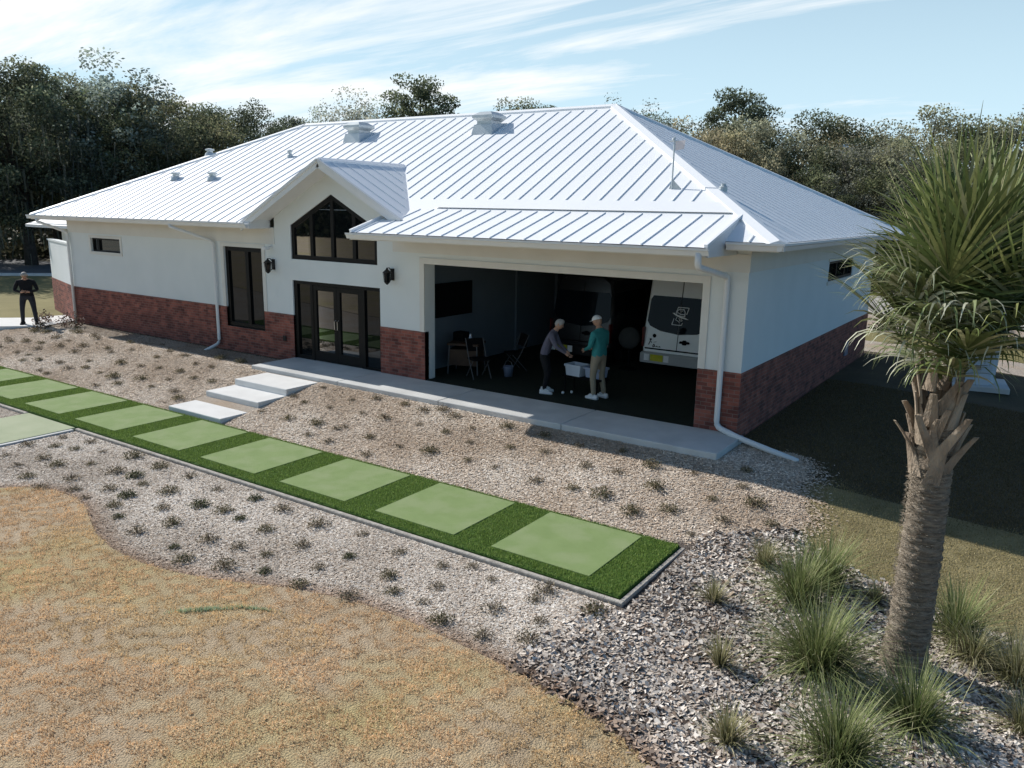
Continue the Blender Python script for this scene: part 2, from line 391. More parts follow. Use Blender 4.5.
def sheet(name, pts, off, mt, label=None, kind='structure', thick=0.0):
    """polygon in plan that follows the terrain, raised by off"""
    bm = bmesh.new()
    vs = [bm.verts.new((x, y, 0)) for x, y in pts]
    f = bm.faces.new(vs); bmesh.ops.triangulate(bm, faces=[f])
    for co, no in (((0,-1.45,0),(0,1,0)), ((0,-4.25,0),(0,1,0)), ((0,-6.1,0),(0,1,0)), ((1,0,0),(1,0,0)), ((6,0,0),(1,0,0)), *[((q,0,0),(1,0,0)) for q in (-9,-8,-7,-6,-5,-4,-3)], *[((0,q,0),(0,1,0)) for q in (-2.15,-2.85,-3.55)]):
        bmesh.ops.bisect_plane(bm, geom=bm.verts[:]+bm.edges[:]+bm.faces[:], plane_co=co, plane_no=no)
    for v in bm.verts: v.co.z = h(v.co.x, v.co.y) + off
    bmesh.ops.recalc_face_normals(bm, faces=bm.faces[:])
    for fc in bm.faces:
        if fc.normal.z < 0: fc.normal_flip()
    me = bpy.data.meshes.new(name); bm.to_mesh(me); bm.free(); me.materials.append(mt)
    o = link_mesh(name, me)
    return tag(o, label, None, None, kind)

B = 700
sheet('ground', [(-B,-B),(B,-B),(B,B),(-B,B)], 0.0, M['ground'])
LAWN_EDGE = [(-9.23,-8.66),(-8.9,-8.35),(-8.44,-8.18),(-7.83,-8.17),(-7.35,-8.27),(-6.98,-8.42),(-6.28,-8.7),(-5.62,-8.85),(-5.11,-8.88),(-4.68,-8.86),(-4.24,-8.77),(-3.79,-8.65),(-3.23,-8.43),(-2.73,-8.2),(-2.21,-8.06),(-1.77,-7.97),(-1.15,-7.94),(-0.51,-7.97),(0.19,-8.03),(0.86,-8.12),(1.33,-8.17),(1.69,-8.25),(2.05,-8.37),(2.4,-8.6),(2.8,-9.0),(3.3,-9.8),(3.6,-11)]
LAWN = LAWN_EDGE + [(4,-14),(12,-22),(60,-110),(-240,-110),(-34,-14),(-20,-10.2),(-12.5,-9.4),(-10.4,-9.0)]
sheet('lawn', LAWN, 0.03, M['lawn'])
UPPER = [(-23.0,-0.2),(-23.2,-1.6),(-24.2,-2.3),(-27.0,-3.65),(-30,-4.45),(-21.2,-4.21),(0.6,-4.21),(1.9,-3.0),(2.0,-2.6),(1.66,-1.8),(1.5,-0.9),(1.2,-0.2)]
sheet('mulch_bed', UPPER, 0.012, M['mulch'])
LOWER = [(-30,-4.3),(-21.2,-6.2),(0.7,-6.2),(0.75,-6.6),(0.5,-7.99)] + [(a, b) for a, b in reversed(LAWN_EDGE) if a < 0.4] + [(-10.4,-9.0),(-12.5,-9.4),(-20,-10.2),(-34,-14)]
sheet('mulch_bed', LOWER, 0.010, M['mulch'])
RIGHT = [(0.55,-4.21),(1.9,-3.0),(2.07,-3.27),(2.4,-3.5),(2.82,-3.64),(3.31,-3.71),(3.91,-3.91),(4.55,-4.04),(5.2,-4.2),(7,-4.6),(7.5,-9),(6,-14),(4.2,-13),(3.6,-11),(3.3,-9.8),(2.8,-9.0),(2.4,-8.6),(2.05,-8.37),(1.69,-8.25),(1.33,-8.17),(0.86,-8.12),(0.5,-8.0)]
sheet('mulch_bed', RIGHT, 0.016, M['mulch_dark'])
sheet('mulch_bed', [(-2,12.4),(9,11.5),(9,14.0),(-2,14.6)], 0.008, M['mulch'])
sheet('mulch_bed', [(-6,17.2),(14,17.2),(14,22.3),(-6,22.3)], 0.008, M['mulch'])
sheet('lawn', [(-2,14.5),(14,13.9),(14,17.3),(-4,17.3)], 0.006, M['lawn_left'])
sheet('road', [(-16,22.6),(60,22.6),(60,33.0),(-16,33.0)], 0.02, M['road'])
sheet('road', [(-70,4.0),(-44.5,6.2),(-40,9.6),(-44,14),(-70,11.5)], 0.02, M['road_grey'])
sheet('lawn', [(-43.8,-6),(-25.2,-3.0),(-23.6,1.5),(-23.5,14),(-39,12),(-43.6,6.2)], 0.006, M['lawn_left'])
# concrete path by the person
mb = MB(); P = [(-23.2,-1.2),(-24.2,-2.2),(-28.9,-3.6),(-29.0,-3.9),(-28.0,-2.7),(-26.1,-1.1),(-25.5,-0.5),(-25.2,1.5),(-23.9,1.5),(-23.72,0.0)]
vs = [(x, y, -0.085) for x, y in P] + [(x, y, -0.30) for x, y in P]; n = len(P)
mb.add(vs, [tuple(range(n))] + [(i, (i+1) % n, n+(i+1) % n, n+i) for i in range(n)])
tag(mb.build('path', M['concrete_lt']), kind='structure')
# kerb behind the left lawn
mb = MB(); mb.bar((-44.3,-4.0,h(-40,0)+0.06),(-44.0,6.2,h(-40,0)+0.06),0.25,0.16); mb.bar((-44.0,6.2,h(-40,0)+0.06),(-39.8,9.8,h(-40,0)+0.06),0.25,0.16)
tag(mb.build('kerb', M['concrete_lt']), kind='structure')
mb = MB(); mb.box(-16,60,33.0,33.3,-0.7,-0.2)
tag(mb.build('kerb', M['concrete_lt']), kind='structure')

# ------------------------------------------------------------------ clubhouse
XL, D = -23.35, 11.54
OV = 0.68; ZE = 3.54; SL = 0.497
xa, xb, ya, yb = -24.36, OV, -OV, D+OV
RY = D/2; HR = RY-ya; RZ = ZE+SL*HR; RX0, RX1 = xa+HR, xb-HR
def zmain(y): return ZE+SL*(y-ya)
house = empty('clubhouse', (0, 0, 0), 0, 'white stucco clubhouse with red brick base, white standing seam metal roof and open garage bay', 'building')

def tri_poly(outer, holes):
    vs = []; es = []
    for loop in [outer]+holes:
        b = len(vs); k = len(loop)
        vs += [Vector(p) for p in loop]; es += [(b+i, b+(i+1) % k) for i in range(k)]
    ov, _, of, *_ = delaunay_2d_cdt(vs, es, [], 0, 1e-5)
    def inside(p, poly):
        c = False; k = len(poly); j = k-1
        for i in range(k):
            xi, yi = poly[i]; xj, yj = poly[j]
            if (yi > p[1]) != (yj > p[1]) and p[0] < (xj-xi)*(p[1]-yi)/(yj-yi)+xi: c = not c
            j = i
        return c
    fs = []
    for f in of:
        q = [sum(ov[i][k] for i in f)/len(f) for k in (0, 1)]
        if inside(q, outer) and not any(inside(q, hh) for hh in holes): fs.append(tuple(f))
    return [tuple(v) for v in ov], fs

W1 = (-21.95, -20.22, 2.40, 2.84); W2 = (-14.95, -13.30, 0.60, 2.85); DR = (-12.12, -8.97, 0.0, 2.08); GA = (-7.55, -0.83, 0.0, 2.74)
PENT = [(-12.12,2.63),(-9.04,2.63),(-9.04,3.50),(-10.58,4.29),(-12.12,3.50)]
def rect(r): return [(r[0],r[2]),(r[1],r[2]),(r[1],r[3]),(r[0],r[3])]
ZB = 1.15
# stucco
mb = MB()
outer = [(XL,ZB),(-14.95,ZB),(-14.95,2.85),(-13.30,2.85),(-13.30,ZB),(-12.12,ZB),(-12.12,2.08),(-8.97,2.08),(-8.97,ZB),(-7.55,ZB),(-7.55,2.74),(-0.83,2.74),(-0.83,ZB),(0,ZB),(0,3.42),(-7.6,3.42),(-7.95,3.86),(-10.31,5.04),(-12.75,3.80),(-12.75,3.42),(XL,3.42)]
v2, f2 = tri_poly(outer, [rect(W1), PENT]); mb.add([(x, 0, z) for x, z in v2], f2)
v2, f2 = tri_poly([(0,ZB),(D,ZB),(D,3.42),(0,3.42)], [[(6.0,2.44),(8.65,2.44),(8.65,2.91),(6.0,2.91)]]); mb.add([(0, y, z) for y, z in v2], f2)
mb.poly([(XL,0,ZB),(XL,D,ZB),(XL,D,3.42),(XL,0,3.42)]); mb.poly([(XL,D,ZB),(0,D,ZB),(0,D,3.42),(XL,D,3.42)])
def reveal(loop, d, axis='y', base=0.0, skip=()):
    k = len(loop)
    for i in range(k):
        if i in skip: continue
        a, b = loop[i], loop[(i+1) % k]
        if axis == 'y': mb.poly([(a[0],base,a[1]),(b[0],base,b[1]),(b[0],base+d,b[1]),(a[0],base+d,a[1])])
        else: mb.poly([(base,a[0],a[1]),(base,b[0],b[1]),(base-d,b[0],b[1]),(base-d,a[0],a[1])])
reveal(rect(W1), 0.12); reveal(rect(W2), 0.12); reveal(rect(DR), 0.14, skip=(0,)); reveal(PENT, 0.10)
reveal(rect(GA), 0.36, skip=(0,))
reveal([(6.0,2.44),(8.65,2.44),(8.65,2.91),(6.0,2.91)], 0.12, 'x')
mb.build('wall', M['stucco'], house, fix=False)
# frieze band and opening surrounds, proud of the stucco
mb = MB()
mb.box(XL-0.02,-12.76,-0.016,0,2.98,3.41); mb.box(-8.52,0.018,-0.016,0,2.98,3.30); mb.box(0,0.018,0.0,D+0.02,2.98,3.41)
mb.box(-0.69,-0.55,-0.030,-0.0165,0.0,2.88) if False else None
for x0, x1, z0, z1 in ((-7.69,-7.55,1.151,2.88),(-0.83,-0.69,1.151,2.88),(-7.5499,-0.8301,2.742,2.88)): mb.box(x0,x1,-0.026,0,z0,z1)
for (x0, x1, z0, z1) in (W1,):
    mb.box(x0-0.1,x1+0.1,-0.02,0,z1,z1+0.09); mb.box(x0-0.1,x1+0.1,-0.03,0,z0-0.09,z0); mb.box(x0-0.1,x0,-0.02,0,z0,z1); mb.box(x1,x1+0.1,-0.02,0,z0,z1)
mb.box(-15.08,-13.17,-0.02,0,2.85,2.96); mb.box(-15.08,-14.95,-0.02,0,1.151,2.85); mb.box(-13.30,-13.17,-0.02,0,1.151,2.85)
mb.box(0,0.03,5.9,8.75,2.35,2.44); mb.box(0,0.02,5.9,8.75,2.91,2.975)
mb.build('trim', M['trim'], house)
# brick base
mb = MB()
for x0, x1, z1 in ((XL-0.012,-14.95,ZB),(-14.95,-13.30,0.58),(-13.30,-12.12,ZB),(-8.97,-7.55,ZB),(-0.83,0.012,ZB)):
    mb.box(x0, x1, -0.014, 0.14, -0.7, z1)
    mb.build('brick_base', M['brick'], house); mb = MB()
mb.box(-0.14,0.012,0.1401,D+0.012,-0.7,ZB); mb.build('brick_base', M['brick'], house); mb = MB(); mb.box(XL-0.012,XL+0.14,0.1401,D+0.012,-0.7,ZB); mb.build('brick_base', M['brick'], house)
mb = MB(); mb.box(-14.97,-13.28,-0.03,0.11,0.58,0.60); mb.build('window_sill', M['brick'], house)

# windows
def framed(name, x0, x1, z0, z1, muls=(), fw_=0.09, y=0.05, glass='glass2', parent=None):
    f = MB()
    f.box(x0,x0+fw_,y,y+0.08,z0,z1); f.box(x1-fw_,x1,y,y+0.08,z0,z1); f.box(x0+fw_,x1-fw_,y,y+0.08,z0,z0+fw_); f.box(x0+fw_,x1-fw_,y,y+0.08,z1-fw_,z1)
    for c in muls: f.box(c-0.07,c+0.07,y,y+0.08,z0+fw_,z1-fw_)
    o = f.build(name, M['dark_frame'], parent or house)
    g = MB(); g.poly([(x0+fw_,y+0.05,z0+fw_),(x1-fw_,y+0.05,z0+fw_),(x1-fw_,y+0.05,z1-fw_),(x0+fw_,y+0.05,z1-fw_)])
    g.build('pane', M[glass], o)
    return o
o = framed('window', *W1, muls=(-21.62,), fw_=0.05); o['label'] = 'small high horizontal dark window'
o = framed('window', *W2, muls=(-14.02,), fw_=0.12, glass='glass'); o['label'] = 'tall two pane window with dark frame'
# gable window: pentagon with mullions
f = MB()
def bar2(a, b, wd, y0=0.03, y1=0.09):
    a = Vector((a[0],0,a[1])); b = Vector((b[0],0,b[1])); d = (b-a).normalized(); nrm = Vector((-d.z,0,d.x))
    pa = [a, b, b+nrm*wd, a+nrm*wd]
    f.add([(p.x,y0,p.z) for p in pa]+[(p.x,y1,p.z) for p in pa], [(0,1,2,3),(7,6,5,4),(0,4,5,1),(1,5,6,2),(2,6,7,3),(3,7,4,0)])
for i in range(5): bar2(PENT[i], PENT[(i+1) % 5], 0.11, 0.03+0.001*i, 0.09)
for c, zt in ((-11.36,3.85),(-10.60,4.23),(-9.84,3.87)): f.box(c-0.055,c+0.055,0.035,0.085,2.72,zt)
gw = f.build('window', M['dark_frame'], house); gw['label'] = 'house shaped gable window with four dark framed panes'
g = MB(); g.poly([(x, 0.075, z) for x, z in PENT]); g.build('pane', M['glass'], gw)
# side window
f = MB(); xw = -0.09
for (y0, y1, z0, z1) in ((6.0,6.06,2.44,2.91),(8.59,8.65,2.44,2.91),(6.06,8.59,2.44,2.50),(6.06,8.59,2.85,2.91),(6.85,6.91,2.5,2.85),(7.74,7.80,2.5,2.85)): f.box(xw,xw+0.07,y0,y1,z0,z1)
sw = f.build('window', M['dark_frame'], house); sw['label'] = 'small three pane window in the side wall'
g = MB(); g.poly([(xw+0.03,6.05,2.48),(xw+0.03,8.6,2.48),(xw+0.03,8.6,2.87),(xw+0.03,6.05,2.87)]); g.build('pane', M['glass'], sw)
# entrance: sidelights and double doors
f = MB(); y0, y1 = 0.04, 0.12
f.box(-12.12,-11.99,y0,y1,0,2.08); f.box(-11.99,-9.03,y0,y1,1.99,2.08); f.box(-9.03,-8.97,y0,y1,0,1.99); f.box(-11.50,-11.40,y0,y1,0,1.99); f.box(-9.66,-9.54,y0,y1,0,1.99)
f.box(-11.99,-11.50,y0,y1,0,0.10); f.box(-9.54,-9.03,y0,y1,0,0.05)
fr = f.build('door_frame', M['dark_frame'], house)
g = MB(); g.poly([(-11.99,0.09,0.1),(-11.50,0.09,0.1),(-11.50,0.09,1.99),(-11.99,0.09,1.99)]); g.build('sidelight_pane', M['glass'], fr); g = MB(); g.poly([(-9.54,0.09,0.05),(-9.03,0.09,0.05),(-9.03,0.09,1.99),(-9.54,0.09,1.99)]); g.build('sidelight_pane', M['glass'], fr)
for (a, b, hx) in ((-11.395,-10.533,-10.58),(-10.527,-9.665,-10.48)):
    d = MB(); d.box(a,a+0.11,0.05,0.11,0.01,1.98); d.box(b-0.11,b,0.05,0.11,0.01,1.98); d.box(a+0.11,b-0.11,0.05,0.11,0.01,0.27); d.box(a+0.11,b-0.11,0.05,0.11,1.86,1.98)
    dd = d.build('door', M['dark_frame'], house)
    g = MB(); g.poly([(a+0.11,0.085,0.27),(b-0.11,0.085,0.27),(b-0.11,0.085,1.86),(a+0.11,0.085,1.86)]); g.build('pane', M['glass'], dd)
    k = MB(); k.tube([(hx,0.05,0.88),(hx,0.0,0.9),(hx,0.0,1.12),(hx,0.05,1.14)],0.011,6); k.build('handle', M['chrome'], dd)

# ---- main roof
mb = MB()
front = [(xa,ya),(-12.95,ya),(-12.95,0.06),(-8.35,0.06),(-8.35,ya),(xb,ya),(RX1,RY),(RX0,RY)]
v2, f2 = tri_poly(front, []); mb.add([(x, y, zmain(y)) for x, y in v2], f2)
mb.poly([(xb,ya,ZE),(xb,yb,ZE),(RX1,RY,RZ)]); mb.poly([(xa,yb,ZE),(xa,ya,ZE),(RX0,RY,RZ)]); mb.poly([(xb,yb,ZE),(xa,yb,ZE),(RX0,RY,RZ),(RX1,RY,RZ)])
def gz(x): return 5.09-0.52*abs(x+10.31)
def rib(a, b, nrm, w_=0.02, hh=0.021):
    a = Vector(a); b = Vector(b); nrm = Vector(nrm).normalized(); d = (b-a).normalized(); sd = d.cross(nrm)*w_/2
    vs = []
    for p in (a, b):
        vs += [p-sd, p+sd, p+sd+nrm*hh, p-sd+nrm*hh]
    mb.add(vs, [(0,4,5,1),(1,5,6,2),(2,6,7,3),(3,7,4,0),(0,1,2,3),(7,6,5,4)])
nf = (0,-SL,1)
x = -24.23
GX0, GX1 = -8.42, -0.24
while x < xb-0.2:
    y0 = ya+0.01; y1 = min(RY-0.22, ya+(x-xa)-0.30, ya+(xb-x)-0.30)
    if -13.25 < x < -7.4: y0 = max(y0, (gz(x)-ZE)/SL+ya+0.03)
    if GX0-0.05 < x < GX1+0.1: y0 = max(y0, 0.66)
    if y1 > y0+0.1: rib((x,y0,zmain(y0)),(x,y1,zmain(y1)),nf)
    x += 0.40
y = ya+0.25
while y < yb-0.2:
    L = min(y-ya, yb-y)-0.30
    if L > 0.1:
        rib((xb-0.01,y,ZE+0.005),(xb-L,y,ZE+SL*L),(SL,0,1),.016,.012); rib((xa+0.01,y,ZE+0.005),(xa+L,y,ZE+SL*L),(-SL,0,1))
    y += 0.40
roof = mb.build('roof', M['roof'], house, fix=False)
# hip and ridge caps
mb = MB()
def cap(a, b, n1, n2, wd=0.17, up=0.05):
    a = Vector(a); b = Vector(b); d = (b-a).normalized()
    e1 = d.cross(Vector(n1).normalized()); e2 = Vector(n2).normalized().cross(d)
    if e1.z > 0: e1 = -e1
    if e2.z > 0: e2 = -e2
    u = Vector((0,0,up))
    vs = [a+u, b+u, b+u+e1*wd, a+u+e1*wd, b+u+e2*wd, a+u+e2*wd, b+e1*wd*1.02-u*0.1, a+e1*wd*1.02-u*0.1, b+e2*wd*1.02-u*0.1, a+e2*wd*1.02-u*0.1]
    mb.add(vs, [(0,1,2,3),(1,0,5,4),(3,2,6,7),(4,5,9,8),(0,3,7,9,5),(1,4,8,6,2)])
nF, nR, nL, nB = (0,-SL,1), (SL,0,1), (-SL,0,1), (0,SL,1)
cap((RX0,RY,RZ),(RX1,RY,RZ),nF,nB); cap((xb,ya,ZE),(RX1,RY,RZ),nF,nR); cap((xa,ya,ZE),(RX0,RY,RZ),nF,nL); cap((xb,yb,ZE),(RX1,RY,RZ),nB,nR); cap((xa,yb,ZE),(RX0,RY,RZ),nB,nL)
mb.build('ridge_cap', M['roof'], roof, fix=False)
# soffit, fascia and gutters of the main roof
mb = MB()
for bx_ in ((xa+0.02,-12.95,ya+0.02,0.0), (xa+0.02,XL,0.0,D), (0.02,xb-0.02,0.0,yb-0.02), (-0.23,xb-0.02,ya+0.02,0.0)):
    mb = MB(); mb.box(*bx_,3.40,3.42); mb.build('soffit', M['trim'], house)
mb = MB()
def gutter(a, b, out, z=3.535, hh=0.125, dp=0.12):
    # K-style gutter section swept from a to b, out = outward direction
    prof = [(0,-hh),(dp*0.55,-hh),(dp*0.8,-hh*0.45),(dp,-hh*0.3),(dp,0),(dp*0.9,0),(dp*0.85,-0.03),(0,-0.03)]
    vs = []
    for p in (a, b):
        for o_, z_ in prof: vs.append((p[0]+out[0]*o_, p[1]+out[1]*o_, z+z_))
    k = len(prof)
    mb.add(vs, [(i,(i+1) % k,k+(i+1) % k,k+i) for i in range(k)]+[tuple(reversed(range(k))), tuple(range(k, 2*k))])
for ga in (((xa-0.1,ya,0),(-12.95,ya,0),(0,-1)), ((GX1+0.05,ya,0),(xb+0.1,ya,0),(0,-1)), ((xb,ya-0.1,0),(xb,yb,0),(1,0)), ((xa,ya-0.1,0),(xa,yb,0),(-1,0))):
    mb = MB(); gutter(*ga); mb.build('gutter', M['white_metal'], house)
mb = MB()
for bx_ in ((xa,-12.95,ya,ya+0.02), (-0.22,xb,ya,ya+0.02), (xb-0.02,xb,ya+0.02,yb), (xa,xa+0.02,ya+0.02,yb)):
    mb = MB(); mb.box(*bx_,3.39,3.53); mb.build('fascia', M['white_metal'], house)
mb = MB()
# return of the eave where it meets the gable wall
mb.add([(-12.95,ya,3.39),(-12.95,0,3.39),(-12.95,0,zmain(0)+0.02),(-12.95,ya,zmain(ya)+0.02),(-12.91,ya,3.39),(-12.91,0,3.39),(-12.91,0,zmain(0)+0.02),(-12.91,ya,zmain(ya)+0.02)],
       [(0,1,2,3),(7,6,5,4),(0,4,5,1),(1,5,6,2),(2,6,7,3),(3,7,4,0)])
mb.build('fascia', M['white_metal'], house)

# ---- entrance gable roof
GA_X, GA_Z, GF = -10.31, 5.09, -0.60
ybk = (GA_Z-ZE)/SL+ya
mb = MB()
xl = GA_X-(GA_Z-zmain(GF))/0.52; xr = 2*GA_X-xl
mb.poly([(GA_X,GF,GA_Z),(GA_X,ybk,GA_Z),(xl,GF,zmain(GF)+0.003)]); mb.poly([(GA_X,GF,GA_Z),(-7.68,GF,gz(-7.68)),(-7.68,(gz(-7.68)-ZE)/SL+ya,gz(-7.68)),(GA_X,ybk,GA_Z)])
yy = GF+0.3
while yy < ybk-0.3:
    dx = (GA_Z-zmain(yy))/0.52-0.12
    dr = min(dx, 2.5, (GA_Z-3.455-0.30*(yy+1.5))/(0.52)-0.12) if yy < 0.3 else dx
    if dx > 0.25:
        rib((GA_X+0.14,yy,GA_Z-0.52*0.14),(GA_X+dr,yy,GA_Z-0.52*dr),(0.52,0,1)); rib((GA_X-0.14,yy,GA_Z-0.52*0.14),(GA_X-dx,yy,GA_Z-0.52*dx),(-0.52,0,1))
    yy += 0.40
cap((GA_X,GF,GA_Z),(GA_X,ybk-0.03,GA_Z),(0.52,0,1),(-0.52,0,1),0.14,0.04)
groof = mb.build('gable_roof', M['roof'], house, fix=False)
mb = MB()
for sg, xe in ((-1,-13.35),(1,-7.70)):
    a = (GA_X,GF-0.02,GA_Z-0.09); b = (xe,GF-0.02,gz(xe)-0.09)
    mb.bar(a, b, 0.04, 0.20, up=(0,0,1))
    mb.bar((GA_X,GF-0.045,GA_Z-0.02), (xe,GF-0.045,gz(xe)-0.02), 0.05, 0.07, up=(0,0,1))
    # soffit of the rake
    mb.add([(GA_X,GF,GA_Z-0.13),(xe,GF,gz(xe)-0.13),(xe,0.02,gz(xe)-0.13),(GA_X,0.02,GA_Z-0.13)], [(0,1,2,3)])
mb.build('bargeboard', M['white_metal'], groof)
# ---- garage roof
def zg_(y): return 3.455+0.30*(y+1.5)
mb = MB()
mb.poly([(GX0,-1.5,zg_(-1.5)),(GX1,-1.5,zg_(-1.5)),(GX1,0.26,zg_(0.26)),(GX0,0.26,zg_(0.26))])
x = -24.23
while x < GX1-0.1:
    if x > GX0+0.1:
        y1 = 0.20
        rib((x,-1.49,zg_(-1.49)),(x,y1,zg_(y1)),(0,-0.30,1))
    x += 0.40
# flashing strip where it meets the main roof
mb.add([(GX0+1.0,0.22,zg_(0.22)+0.05),(GX1+0.0,0.22,zg_(0.22)+0.05),(GX1-0.15,0.30,zmain(0.30)+0.03),(GX0+1.0,0.30,zmain(0.30)+0.03)], [(0,1,2,3)])
mb.add([(GX0+1.0,0.30,zmain(0.30)+0.03),(GX1-0.15,0.30,zmain(0.30)+0.03),(GX1-0.5,0.62,zmain(0.62)+0.03),(GX0+1.0,0.62,zmain(0.62)+0.03),(GX0+1.0,0.62,zmain(0.62)),(GX1-0.5,0.62,zmain(0.62)),(GX0+1,0.22,zg_(.22)),(GX1,0.22,zg_(.22))], [(0,1,2,3),(3,2,5,4)])
mb.bar((GX0+0.03,-1.5,zg_(-1.5)+0.03),(GX0+0.03,-0.15,zg_(-0.15)+0.03),0.06,0.06); mb.bar((GX1-0.03,-1.5,zg_(-1.5)+0.025),(GX1-0.03,0.24,zg_(0.24)+0.025),0.06,0.05)
gar = mb.build('garage_roof', M['roof'], house, fix=False)
mb = MB()
gutter((GX0-0.02,-1.5,0),(GX1+0.06,-1.5,0),(0,-1),3.445,0.125,0.12)
mb.build('gutter', M['white_metal'], gar)
mb = MB()
mb.box(GX0,GX1,-1.5,-1.48,3.30,3.44); mb.build('fascia', M['white_metal'], gar)
mb = MB(); mb.box(GX0+0.03,GX1-0.03,-1.48,0.0,3.295,3.315); mb.build('soffit', M['white_metal'], gar)
for xx in (GX0, GX1-0.03):
    P = [(-1.5,3.29),(0.0,3.29),(0.0,zmain(0)),(0.25,zg_(0.25)-0.005),(-1.5,zg_(-1.5)-0.005)]
    mb = MB(); vs = [(xx,y_,z_) for y_, z_ in P]+[(xx+0.03,y_,z_) for y_, z_ in P]
    mb.add(vs, [(0,1,2,3,4),(9,8,7,6,5)]+[(i,(i+1) % 5,5+(i+1) % 5,5+i) for i in range(5)])
    mb.build('fascia', M['white_metal'], gar)
# ---- roof ventilators
def ventilator(x, y):
    z = zmain(y)-.12; v = MB()
    # curb: wedge that levels the slope
    v.add([(x-.36,y-.36,zmain(y-.36)),(x+.36,y-.36,zmain(y-.36)),(x+.36,y+.36,zmain(y+.36)),(x-.36,y+.36,zmain(y+.36)),(x-.30,y-.30,z+.22),(x+.30,y-.30,z+.22),(x+.30,y+.30,z+.22),(x-.30,y+.30,z+.22)],
          [(4,5,6,7),(0,1,5,4),(1,2,6,5),(2,3,7,6),(3,0,4,7)])
    v.add([(x-.24,y-.24,z+.22),(x+.24,y-.24,z+.22),(x+.24,y+.24,z+.22),(x-.24,y+.24,z+.22),(x-.24,y-.24,z+.36),(x+.24,y-.24,z+.36),(x+.24,y+.24,z+.36),(x-.24,y+.24,z+.36)],[(0,1,5,4),(1,2,6,5),(2,3,7,6),(3,0,4,7)])
    o = v.build('ventilator', M['galv'], roof)
    c = MB()
    def rg(w_, zz): return [(x-w_,y-w_,z+zz),(x+w_,y-w_,z+zz),(x+w_,y+w_,z+zz),(x-w_,y+w_,z+zz)]
    c.add(rg(.24,.32)+rg(.34,.40)+rg(.34,.47)+rg(.18,.57), [(0,1,5,4),(1,2,6,5),(2,3,7,6),(3,0,4,7),(4,5,9,8),(5,6,10,9),(6,7,11,10),(7,4,8,11),(8,9,13,12),(9,10,14,13),(10,11,15,14),(11,8,12,15),(12,13,14,15),(3,2,1,0)])
    c.build('ventilator_hood', M['galv'], roof)
ventilator(-13.98, 4.45); ventilator(-9.11, 4.62)
for x, y in ((-19.7,1.8),(-17.72,1.77),(-20.31,3.57),(-15.76,3.21)):
    v = MB(); z = zmain(y)
    r_ = 0.055 if x > -16 else 0.10
    v.lathe([(r_*1.9,-.06),(r_*1.5,.06),(r_,.08),(r_,.14),(r_*1.5,.145),(r_*1.5,.19),(r_*.4,.22)], (x,y,z), 12)
    v.build('vent_pipe', M['galv'], roof)
v = MB(); v.lathe([(.08,-.06),(.08,.03),(.05,.05),(.05,.09)], (-1.02,1.2,zmain(1.2)), 10); v.build('vent_pipe', M['galv'], roof)
# weather mast
v = MB(); x, y = -2.07, 1.17; z = zmain(y)
v.tube([(x,y,z-.02),(x,y,z+1.0)],0.016,6); v.add([(x-.07,y,z-.03),(x+.22,y,z-.01),(x,y,z+.2),(x,y+.03,z+.2)],[(0,1,2)]); v.tube([(x-.1,y,z+.92),(x+.08,y,z+.92)],0.012,6); v.sphere((x-.02,y,z+.95),.035,8,6)
mast = v.build('mast', M['galv'], roof)
v = MB(); v.add([(x+.02,y,z+.92),(x+.24,y-.03,z+.93),(x+.22,y-.03,z+.76),(x+.02,y,z+.74)],[(0,1,2,3)]); v.build('pennant', M['pale_flag'], mast)
# ---- downspouts
def dspout(pts, rr=0.045):
    P = [Vector(p) for p in pts]; out = [P[0]]
    for i in range(1, len(P)-1):
        a, b, c = P[i-1], P[i], P[i+1]; r_ = min(0.12, (b-a).length*0.4, (c-b).length*0.4)
        p0 = b+(a-b).normalized()*r_; p1 = b+(c-b).normalized()*r_
        for t in (0, .33, .67, 1): out.append((p0.lerp(b, t)).lerp(b.lerp(p1, t), t))
    out.append(P[-1])
    v = MB(); v.tube(out, rr, 10); v.build('downspout', M['white_metal'], house, smooth=True)
dspout([(-23.85,-.74,3.42),(-23.85,-.74,3.33),(-23.27,-.08,2.98),(-23.27,-.08,-.12)])
dspout([(-16.3,-.74,3.42),(-16.3,-.74,3.36),(-15.3,-.08,2.97),(-15.3,-.08,0.05),(-15.35,-.55,-.12)])
dspout([(-.36,-1.56,3.36),(-.36,-1.56,3.14),(-.36,-.08,2.90),(-.36,-.08,0.10),(0.15,-.24,0.0),(1.28,-.58,-.13)], 0.055)
# ---- lanterns
def lantern(x, z):
    v = MB(); v.box(x-.05,x+.05,-.03,0,z-.10,z+.18); v.tube([(x,-.02,z+.10),(x,-.12,z+.2),(x,-.2,z+.2),(x,-.2,z+.14)],.012,6); v.tube([(x,-.02,z-.05),(x,-.1,z-.11),(x,-.16,z-.08)],.010,6)
    v.lathe([(.015,.21),(.03,.17),(.11,.10),(.105,.09)],(x,-.2,z),6); v.lathe([(.055,-.16),(.07,-.13),(.075,-.12),(.02,-.19)],(x,-.2,z),6)
    for k in range(6):
        t = math.pi/3*k; v.bar((x+.068*math.cos(t),-.2+.068*math.sin(t),z-.13),(x+.098*math.cos(t),-.2+.098*math.sin(t),z+.10),.012,.012)
    o = v.build('wall_lantern', M['black'], house)
    g = MB(); g.lathe([(.055,-.12),(.085,.09)],(x,-.2,z),6); g.build('lamp_glass', M['glass2'], o)
    g = MB(); g.lathe([(.02,-.1),(.025,0),(.008,.04)],(x,-.2,z),8); g.build('bulb', M['ceramic'], o)
lantern(-12.83, 2.41); lantern(-8.54, 2.40)
